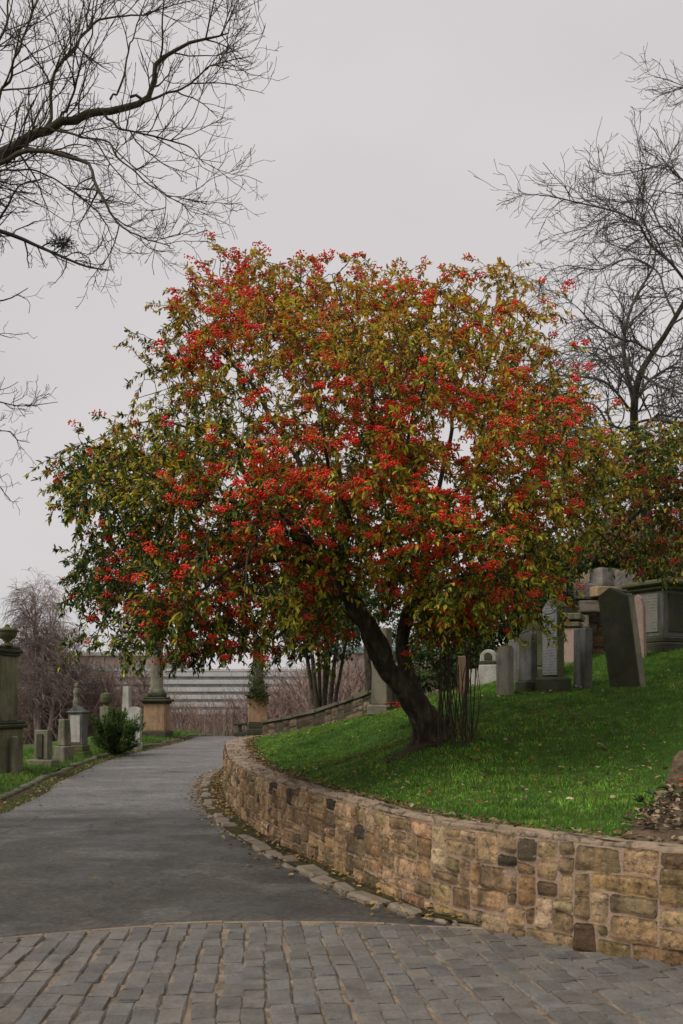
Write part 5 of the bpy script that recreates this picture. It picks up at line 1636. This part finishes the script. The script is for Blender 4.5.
mb = MB(); box(mb, c + [0, 0, 1.12], (.84, 1.38, .07), yw, .02); box(mb, c + [0, 0, 1.19], (.98, 1.52, .09), yw, .035); mb.build('cornice', M_greygreen, ct)

# ruined wall with loose blocks behind the graves
rwp = at(600, 640, 19.5); rwp[2] = lawn_z(rwp[0], rwp[1])[0]
rw = thing('ruined_wall', 'broken masonry wall of dark rubble and large pale blocks behind the graves', 'wall', rwp)
RWA, RWB = at(560, 650, 19.2)[:2], at(660, 640, 20.2)[:2]
dv = (RWB - RWA); LL_ = np.linalg.norm(dv); dv /= LL_; nv = np.array([dv[1], -dv[0]])


def ruin_frame(s, z):
    p = RWA[None] + s[:, None] * dv
    return np.column_stack([p, z + rwp[2] - .5]), np.column_stack([np.tile(nv, (len(s), 1)), np.zeros(len(s))])


RC = np.array([(.16, .125, .09), (.24, .19, .14), (.1, .085, .065), (.3, .25, .2), (.2, .14, .1)])
mb = MB(); rubble(mb, ruin_frame, LL_, 1.6, .06, 77, RC, np.ones(5) / 5, .07, .04)
mb.build('stonework', M_wallstone, rw, True)
mb = MB()
mid = (RWA + RWB) / 2
box(mb, (*(mid - nv * .24), rwp[2] - .6), (LL_, .46, 1.68), math.atan2(dv[1], dv[0]), .02); mb.build('mortar', M_darkstone, rw)
r = np.random.default_rng(404)
mb = MB()
for px, py, d, s_, yaw, colr in [(584, 592, 18.4, (.46, .34, .27), .3, (.8, .78, .74)), (602, 592, 18.2, (.36, .3, .17), .25, (1.1, .85, .5)), (603, 578, 18.6, (.34, .3, .32), .5, (.8, .78, .74)), (620, 582, 18.7, (.34, .3, .36), .1, (.8, .78, .74)), (592, 607, 18.3, (.5, .3, .2), .2, (.75, .68, .6)), (576, 622, 18.3, (.34, .3, .22), .3, (.9, .75, .6)),
                              (632, 596, 19.2, (.3, .3, .28), -.2, (.9, .85, .8)), (574, 608, 19.1, (.25, .3, .22), .6, (.8, .78, .75)), (612, 578, 19.5, (.4, .3, .2), .2, (.8, .8, .8)), (598, 578, 19.6, (.35, .3, .18), -.1, (.9, .88, .84)), (640, 610, 19.3, (.3, .3, .4), .2, (.95, .7, .6))]:
    p = at(px, py, d); rough(mb, p - [0, 0, s_[2] / 2], s_, yaw + r.normal(0, .15), int(px), np.array(colr) * r.uniform(.7, 1.15))
mb.build('blocks', M_ruin, rw)

# rock outcrop with tawny grass above the ruin
rp = at(590, 560, 25); base = np.array([rp[0], rp[1], 2.6])
u, v = np.meshgrid(np.linspace(0, 2 * math.pi, 90), np.linspace(0, math.pi / 2, 40))
V = np.column_stack([(np.cos(u) * np.cos(v)).ravel(), (np.sin(u) * np.cos(v)).ravel(), np.sin(v).ravel()])
q = V * np.array([2.6, 2.6, 4.0]) + base + [1.2, .8, -.4]
nrm = V
q = q + nrm * (.55 * fbm(q, .6, 3, 4) + .22 * fbm(q, 2.2, 8, 3))[:, None]
i = np.arange(len(q)).reshape(u.shape); Q = np.stack([i[:-1, :-1], i[:-1, 1:], i[1:, 1:], i[1:, :-1]], -1).reshape(-1, 4)
ro = MB(); ro.add(q, None, Q); rock = tag(ro.build('rock_outcrop', M_rock, smooth=True), 'tawny rocky outcrop rising behind the ruined wall', 'rock')
kk = rng.integers(0, len(q), 9000); P = q[kk] + rng.normal(0, .06, (9000, 3))
cg = np.array([(.22, .15, .07), (.27, .19, .09), (.14, .11, .05), (.10, .10, .035)])[rng.integers(0, 4, 9000)]
tag(blades(P, rng.uniform(.12, .3, 9000), rng.uniform(.01, .018, 9000), cg * rng.uniform(.7, 1.2, (9000, 1)), .6).build('dry_grass', M_blade), 'dry tawny grass hanging over the rocky outcrop', 'grass', kind='stuff')

# dark ivy and shrubs behind the graves
def shrub(name, label, pts, rad, n, L, pal, r, seed_stem=True, cat='shrub', group=None):
    b = np.array(pts[0]); g = b.copy(); g[2] = lawn_z(b[0], b[1])[0] if (b[1] < 29 and b[0] > -2) else b[2] - 1
    t = thing(name, label, cat, g, group)
    fo = MB(); st = []
    for p in pts:
        p = np.array(p); leaf_ball(fo, p, rad, n, L, pal, r, .5, .25)
        for _ in range(3): st.append(smooth_path([g + [r.normal(0, .1), r.normal(0, .1), -.05], (g + p) / 2 + r.normal(0, .12, 3), p + r.normal(0, .15, 3)], 8))
    fo.build('foliage', M_leaf, t)
    mb = MB(); tubes(mb, st, [np.linspace(.028, .008, 8)] * len(st), 5, (.05, .042, .03)); mb.build('stems', M_twig, t)


r = np.random.default_rng(505)
shrub('shrub', 'dark evergreen shrub filling the gap behind the row of headstones', [at(a, b, d) for a, b, d in [(520, 640, 17.5), (505, 615, 17.6), (535, 605, 17.8), (550, 630, 18), (495, 640, 17.8), (552, 585, 18.4), (525, 585, 18.2), (545, 560, 18.6), (478, 660, 18), (566, 560, 18.8), (500, 585, 18.4)]], (.45, .4, .42), 620, .10, EV, r)
shrub('ivy', 'dark ivy hanging over the top of the ruined masonry wall', [at(a, b, d) for a, b, d in [(580, 562, 20.4), (592, 556, 20.2), (618, 558, 20.2), (640, 562, 20), (660, 572, 20), (600, 558, 20.2), (630, 552, 20.2), (655, 548, 20.2)]], (.36, .3, .2), 420, .09, EV, r, cat='ivy')
shrub('shrub', 'dark bush of ivy between the trunk and the round-headed memorial', [at(a, b, d) for a, b, d in [(455, 668, 18.5), (440, 650, 18.6), (478, 640, 18.6), (455, 630, 18.8), (425, 670, 19), (430, 625, 19), (480, 610, 19), (405, 650, 19.5)]], (.45, .4, .4), 420, .10, EV, r)

# dark many-stemmed tree beyond the low wall
mt = at(320, 700, 26.3); mt[2] = bank_z(mt[0], mt[1]) - .05
dt = thing('evergreen_tree', 'dark tree with several bare stems rising from the bank beyond the low wall', 'tree', mt)
st = []; rd = []
for px0, px1, d in [(318, 303, 26.4), (319, 310, 26.0), (321, 318, 26.6), (324, 326, 26.2), (327, 338, 26.0), (330, 348, 26.6), (322, 332, 26.9)]:
    a = at(px0, 700, d); a[2] = mt[2] - .1; b = at(px1, 635, d); cc = at(px1 + (px1 - 322) * .7, 585, d)
    st.append(smooth_path([a, (a + b) / 2 + [0, 0, .05], b, cc], 14)); rd.append(np.linspace(r.uniform(.05, .075), .03, 14))
mb = MB(); tubes(mb, st, rd, 8); mb.build('trunk', M_bark, dt, True)
fo = MB()
for k in range(26):
    leaf_ball(fo, at(r.uniform(285, 352), r.uniform(560, 655), 26.3 + r.normal(0, .6)), (.55, .5, .5), 330, .12, EV, r, .5, .2)
fo.build('foliage', M_leaf, dt)
sm = at(368, 690, 24.2)
sm[2] = bank_z(sm[0], sm[1]) - .1
s2 = thing('young_tree', 'slim dark stem on the bank just left of the pale pillar stone', 'tree', sm)
mb = MB(); tubes(mb, [smooth_path([sm, sm + [.02, 0, .7], sm + [-.04, 0, 1.6], sm + [-.1, 0, 2.6]], 14)], [np.linspace(.11, .05, 14)], 9); mb.build('trunk', M_bark, s2, True)
fo = MB()
for k in range(8): leaf_ball(fo, sm + [r.normal(0, .35), r.normal(0, .35), r.uniform(1.5, 3.0)], (.4, .4, .35), 260, .1, EV, r)
fo.build('foliage', M_leaf, s2)
# red flowers at the foot of the pale pillar
fl = MB(); c = at(396, 709, 17.3); c[2] = lz(c[0], c[1]) + .1
leaf_ball(fl, c, (.16, .12, .05), 70, .05, [(.03, .07, .02)], r); leaf_ball(fl, c + [0, -.02, .04], (.16, .1, .04), 60, .035, [(.5, .02, .02), (.4, .03, .03)], r, .8)
tag(fl.build('flower_posy', M_flower), 'small red flowers laid at the foot of the pale pillar stone', 'flowers')
# primrose-like plant with orange flowers on the earth bed
c = at(684, 838, 7.6); c[2] = lawn_z(c[0], c[1])[0] + .03
fp = thing('flower_plant', 'low green plant with orange flowers on the earth bed at the right edge', 'plant', c)
n = 46; a = r.uniform(0, 6.28, n); D = np.column_stack([np.cos(a), np.sin(a), r.uniform(.1, .9, n)])
fo = MB(); leaves(fo, c + np.column_stack([r.normal(0, .06, (n, 2)), np.zeros(n)]), D, np.tile([0, 0, 1.], (n, 1)), r.uniform(.07, .13, n), np.full(n, .4), np.array([(.05, .11, .025), (.07, .14, .03)])[r.integers(0, 2, n)]); fo.build('foliage', M_leaf, fp)
for dx, dz, col in ((-.02, .11, (.75, .22, .015)), (.03, .08, (.8, .3, .02)), (-.035, .145, (.7, .1, .02)), (.05, .12, (.8, .33, .02))):
    fo = MB(); nn = 12; a = np.arange(nn) / nn * 6.28 + r.uniform(0, 1)
    leaves(fo, np.tile(c + [dx, r.normal(-.03, .02), dz], (nn, 1)), np.column_stack([np.cos(a), np.sin(a) - .3, np.full(nn, .35)]), np.tile([0, 0, 1.], (nn, 1)), np.full(nn, .028), np.full(nn, .8), np.tile(col, (nn, 1))); fo.build('flower', M_flower, fp)
for px, py, d in ((652, 812, 7.9), (668, 800, 8.0), (640, 826, 7.6), (660, 835, 7.4)):
    cc = at(px, py, d); cc[2] = lawn_z(cc[0], cc[1])[0] + .03; n = 12; a = r.uniform(0, 6.28, n)
    fo = MB(); leaves(fo, np.tile(cc, (n, 1)), np.column_stack([np.cos(a), np.sin(a), r.uniform(.3, 1.0, n)]), np.tile([0, 0, 1.], (n, 1)), r.uniform(.05, .1, n), np.full(n, .35), np.tile((.06, .10, .035), (n, 1)))
    tag(fo.build('weed', M_leaf), 'small green weed sprouting from the bare earth bed', 'weed', 'weeds on the earth bed')
# stump at the far right of the bed
cs = at(679, 812, 8.1); cs[2] = lawn_z(cs[0], cs[1])[0] - .08
mb = MB(); P = smooth_path([cs, cs + [.0, 0, .12], cs + [.02, 0, .3], cs + [.05, .0, .42]], 40); tubes(mb, [P], [np.interp(np.linspace(0, 1, 40), [0, .2, .5, .85, .95, 1], [.13, .10, .085, .065, .045, .0])], 36, (.2, .15, .1))
V = mb.V[0]; ax = np.repeat(P, 36, 0); V += (V - ax) * (.35 * fbm(V, 9, 6) + .3 * fbm(V, 30, 2))[:, None]
tag(mb.build('tree_stump', M_soil, smooth=True), 'crumbling brown stump at the right end of the earth bed', 'stump')

# ------------------------------------------------------------------ background: scrub, far trees, buildings
def twig_bush(paths, radii, base, H, W, n, r, droop=0):
    for _ in range(n):
        a = r.uniform(0, 6.28); d = np.array([math.cos(a) * r.uniform(.1, .7), math.sin(a) * r.uniform(.1, .7), 1.0])
        L = H * r.uniform(.55, 1.05)
        p = wander(base + [r.normal(0, W), r.normal(0, W), 0], d, L, 6, .16, np.array([0, 0, -droop]), r)
        paths.append(p); radii.append(np.linspace(.018, .007, 6))
        for q in range(4):
            i = r.integers(1, 5); paths.append(wander(p[i], p[i] - p[i - 1] + r.normal(0, .6, 3) * np.linalg.norm(p[i] - p[i - 1]), L * r.uniform(.25, .5), 5, .22, np.array([0, 0, -droop]), r)); radii.append(np.linspace(.009, .005, 5))


r = np.random.default_rng(606)
# bare scrub closing the view beyond the crest, one mass
pa, ra = [], []
for _ in range(620):
    x = r.uniform(-17, 2.5); y = r.uniform(43, 56)
    twig_bush(pa, ra, np.array([x, y, float(zr(x, y)) - .2]), r.uniform(1.7, 3.1) + (1.1 if x < -9 else 0), .35, 9, r)
mb = MB(); tubes(mb, pa, ra, 3, (.21, .145, .12))
tag(mb.build('scrub', M_twig), 'brown leafless scrub filling the dip beyond the crest of the road', 'scrub', kind='stuff')
pa, ra = [], []
for _ in range(300):
    x = r.uniform(-4, 9); y = r.uniform(30.5, 44)
    if x < -1.0 and y < 38.5: continue
    if x < -2.6: y += 2
    twig_bush(pa, ra, np.array([x, y, 1.0 + .05 * (y - 31) - .25 * max(0, 1 - x)]), r.uniform(1.3, 2.7), .35, 9, r)
mb = MB(); tubes(mb, pa, ra, 3, (.22, .155, .13))
tag(mb.build('brambles', M_twig), 'pinkish brown brambles on the slope behind the dark many-stemmed tree', 'brambles', kind='stuff')
# slope carrying the brambles
X, Y = np.meshgrid(np.linspace(-3, 24, 40), np.linspace(29.5, 60, 30))
Z = 1.0 + .05 * (Y - 31) - .25 * np.clip(1 - X, 0, 6) + .22 * np.clip(X - 3, 0, 30) - .5 * np.clip(31.5 - Y, 0, 2) + .2 * fbm(np.column_stack([X.ravel(), Y.ravel(), X.ravel() * 0]), .5, 8).reshape(X.shape)
mb = MB(); grid_mesh(mb, X, Y, Z); tag(mb.build('slope', M_scrubland, smooth=True), kind='structure')
# pale dead stalks in front of the scrub
P = np.column_stack([r.uniform(-9.5, -3.2, 1500), r.uniform(41, 43.5, 1500), np.zeros(1500)]); P[:, 2] = zr(P[:, 0], P[:, 1]) - .1
tag(blades(P, r.uniform(.5, 1.15, 1500), r.uniform(.008, .015, 1500), np.array([.32, .25, .2]) * r.uniform(.5, 1.1, (1500, 1)), .25).build('dead_stalks', M_blade), 'pale dead stalks standing before the brown scrub', 'stalks', kind='stuff')

def far_tree(label, px, d, top_py, wid, seed, col, droop, stems=3, dens=1.0, group='bare trees beyond the left graves', name='bare_tree'):
    r = np.random.default_rng(seed)
    b = at(px, 700, d); b[2] = float(zr(0, d)) - 1.0
    H = EYE + (HOR - top_py) / F * d - b[2]
    t = thing(name, label, 'tree', b, group)
    tr_, rr = [], []; out = []
    for k in range(stems):
        e = b + [r.normal(0, wid * .25) if stems > 1 else r.normal(0, .1), r.normal(0, wid * .2), H * r.uniform(.86, .97)]
        p, q = smooth_path([b + [r.normal(0, .1), r.normal(0, .1), 0], b + (e - b) * .4 + [r.normal(0, .15), 0, 0], e], 16, np.array([.13, .08, .02]))
        tr_.append(p); rr.append(q)
        cfg = [dict(sp=.22 / dens, len=(.9, 2.4), ang=(25, 55), n=7, wig=.10, trop=(0, 0, .35), rad=.028, rmin=.009, t0=.22),
               dict(sp=.24 / dens, len=(.6, 1.5), ang=(25, 60), n=6, wig=.12, trop=(0, 0, -droop), rad=.012, rmin=.007, t0=.2),
               dict(sp=.3 / dens, len=(.4, 1.0), ang=(20, 50), n=5, wig=.12, trop=(0, 0, -droop * 1.5), rad=.009, rmin=.006, t0=.2)]
        o = []; grow(p, q, 0, cfg, o, r); out += o[1:]
    mb = MB(); tubes(mb, tr_, rr, 8, col); mb.build('trunk', M_twig, t)
    mb = MB(); tubes(mb, [o[0] for o in out], [o[1] for o in out], 3, col); mb.build('crown', M_twig, t)


far_tree('tall drooping bare birch rising left of the berry tree', 40, 42, 590, 1.7, 61, (.23, .18, .155), .9, 4, 1.35)
far_tree('dark purple bare tree low behind the narrow pillar stone', 62, 44, 640, 1.5, 62, (.19, .14, .12), .3, 4, 1.2)
far_tree('bare purple tree between the tall tomb and the birch', 20, 46, 634, 1.3, 63, (.20, .155, .135), .3, 3, 1.1)
far_tree('low bare tree with pale stems behind the green bush', 100, 46, 668, 1.5, 64, (.25, .19, .155), .2, 4, 1.2)
far_tree('low reddish bare tree behind the left orange pedestal', 140, 48, 672, 1.6, 65, (.23, .175, .145), .2, 4, 1.2)

# far building with white bands
m, nt, b, out = new_mat('white_cladding'); b.inputs['Base Color'].default_value = (.52, .52, .51, 1); b.inputs['Roughness'].default_value = .6
nt.links.new(mix(nt, ramp(nt, noise(nt, .3, 4), [(.3, 0.), (.7, 1.)]), (.40, .385, .37), (.48, .465, .45)), b.inputs['Base Color']); M_white = m
m, nt, b, out = new_mat('window_glass'); b.inputs['Roughness'].default_value = .15
nt.links.new(mix(nt, ramp(nt, noise(nt, .8, 3), [(.4, 0.), (.6, 1.)]), (.13, .15, .155), (.22, .24, .245)), b.inputs['Base Color']); M_glass = m
m, nt, b, out = new_mat('green_roof'); b.inputs['Roughness'].default_value = .5
nt.links.new(mix(nt, ramp(nt, noise(nt, .5, 4), [(.3, 0.), (.7, 1.)]), (.10, .20, .19), (.15, .26, .245)), b.inputs['Base Color']); M_teal = m
m, nt, b, out = new_mat('brick'); b.inputs['Roughness'].default_value = .9
nt.links.new(mix(nt, ramp(nt, noise(nt, 1.5, 5), [(.3, 0.), (.7, 1.)]), (.20, .13, .11), (.28, .20, .17)), b.inputs['Base Color']); M_brick = m
D = 210
c = np.array([-25., D, -9.])
bd = thing('office_building', 'long white building with dark window bands far beyond the road crest', 'building', c)
mb = MB(); box(mb, c + [0, 8, 0], (46, 14, 16.6), 0, .1); mb.build('wall', M_white, bd)
for k in range(9):
    z = 2.2 + k * 1.6
    mb = MB(); box(mb, c + [0, .96, z], (45.4, .2, .5), 0, .02); mb.build('window', M_glass, bd)
    mb = MB(); box(mb, c + [0, .75, z + .55], (46.2, .4, .9), 0, .05); mb.build('band', M_white, bd)
mb = MB(); box(mb, c + [0, 8, 16.6], (46.6, 14.6, .6), 0, .05); mb.build('roof', M_white, bd)
c = np.array([-62., 230, -9.])
b3 = thing('apartment_block', 'pale grey block showing faintly behind the bare birch', 'building', c)
mb = MB(); box(mb, c, (50, 14, 20.5), 0, .1); mb.build('wall', M_brick, b3)
for k in range(6):
    mb = MB(); box(mb, c + [0, -7.02, 1.5 + k * 3.1], (48, .1, 1.3), 0, .02); mb.build('window', M_glass, b3)
mb = MB(); box(mb, c + [0, 0, 20.5], (51, 15, .8), 0, .05); mb.build('roof', M_pale, b3)
c = np.array([6.9, 62, 2.2])
b4 = thing('long_shed', 'long building with teal roof edge seen between dark stems and trunk', 'building', c)
mb = MB(); box(mb, c - [0, 0, 5], (14, 8, 7.1), -.05, .05); mb.build('wall', M_pale, b4)
mb = MB(); box(mb, c + [0, 0, 2.1], (14.6, 8.6, .42), -.05, .05); mb.build('roof', M_teal, b4)
for k in range(5):
    q = rotz(np.array([[-5.4 + k * 2.7, -4.03, .3]]), -.05)[0]
    mb = MB(); box(mb, c + q, (1.5, .08, 1.1), -.05, .02); mb.build('window', M_glass, b4)
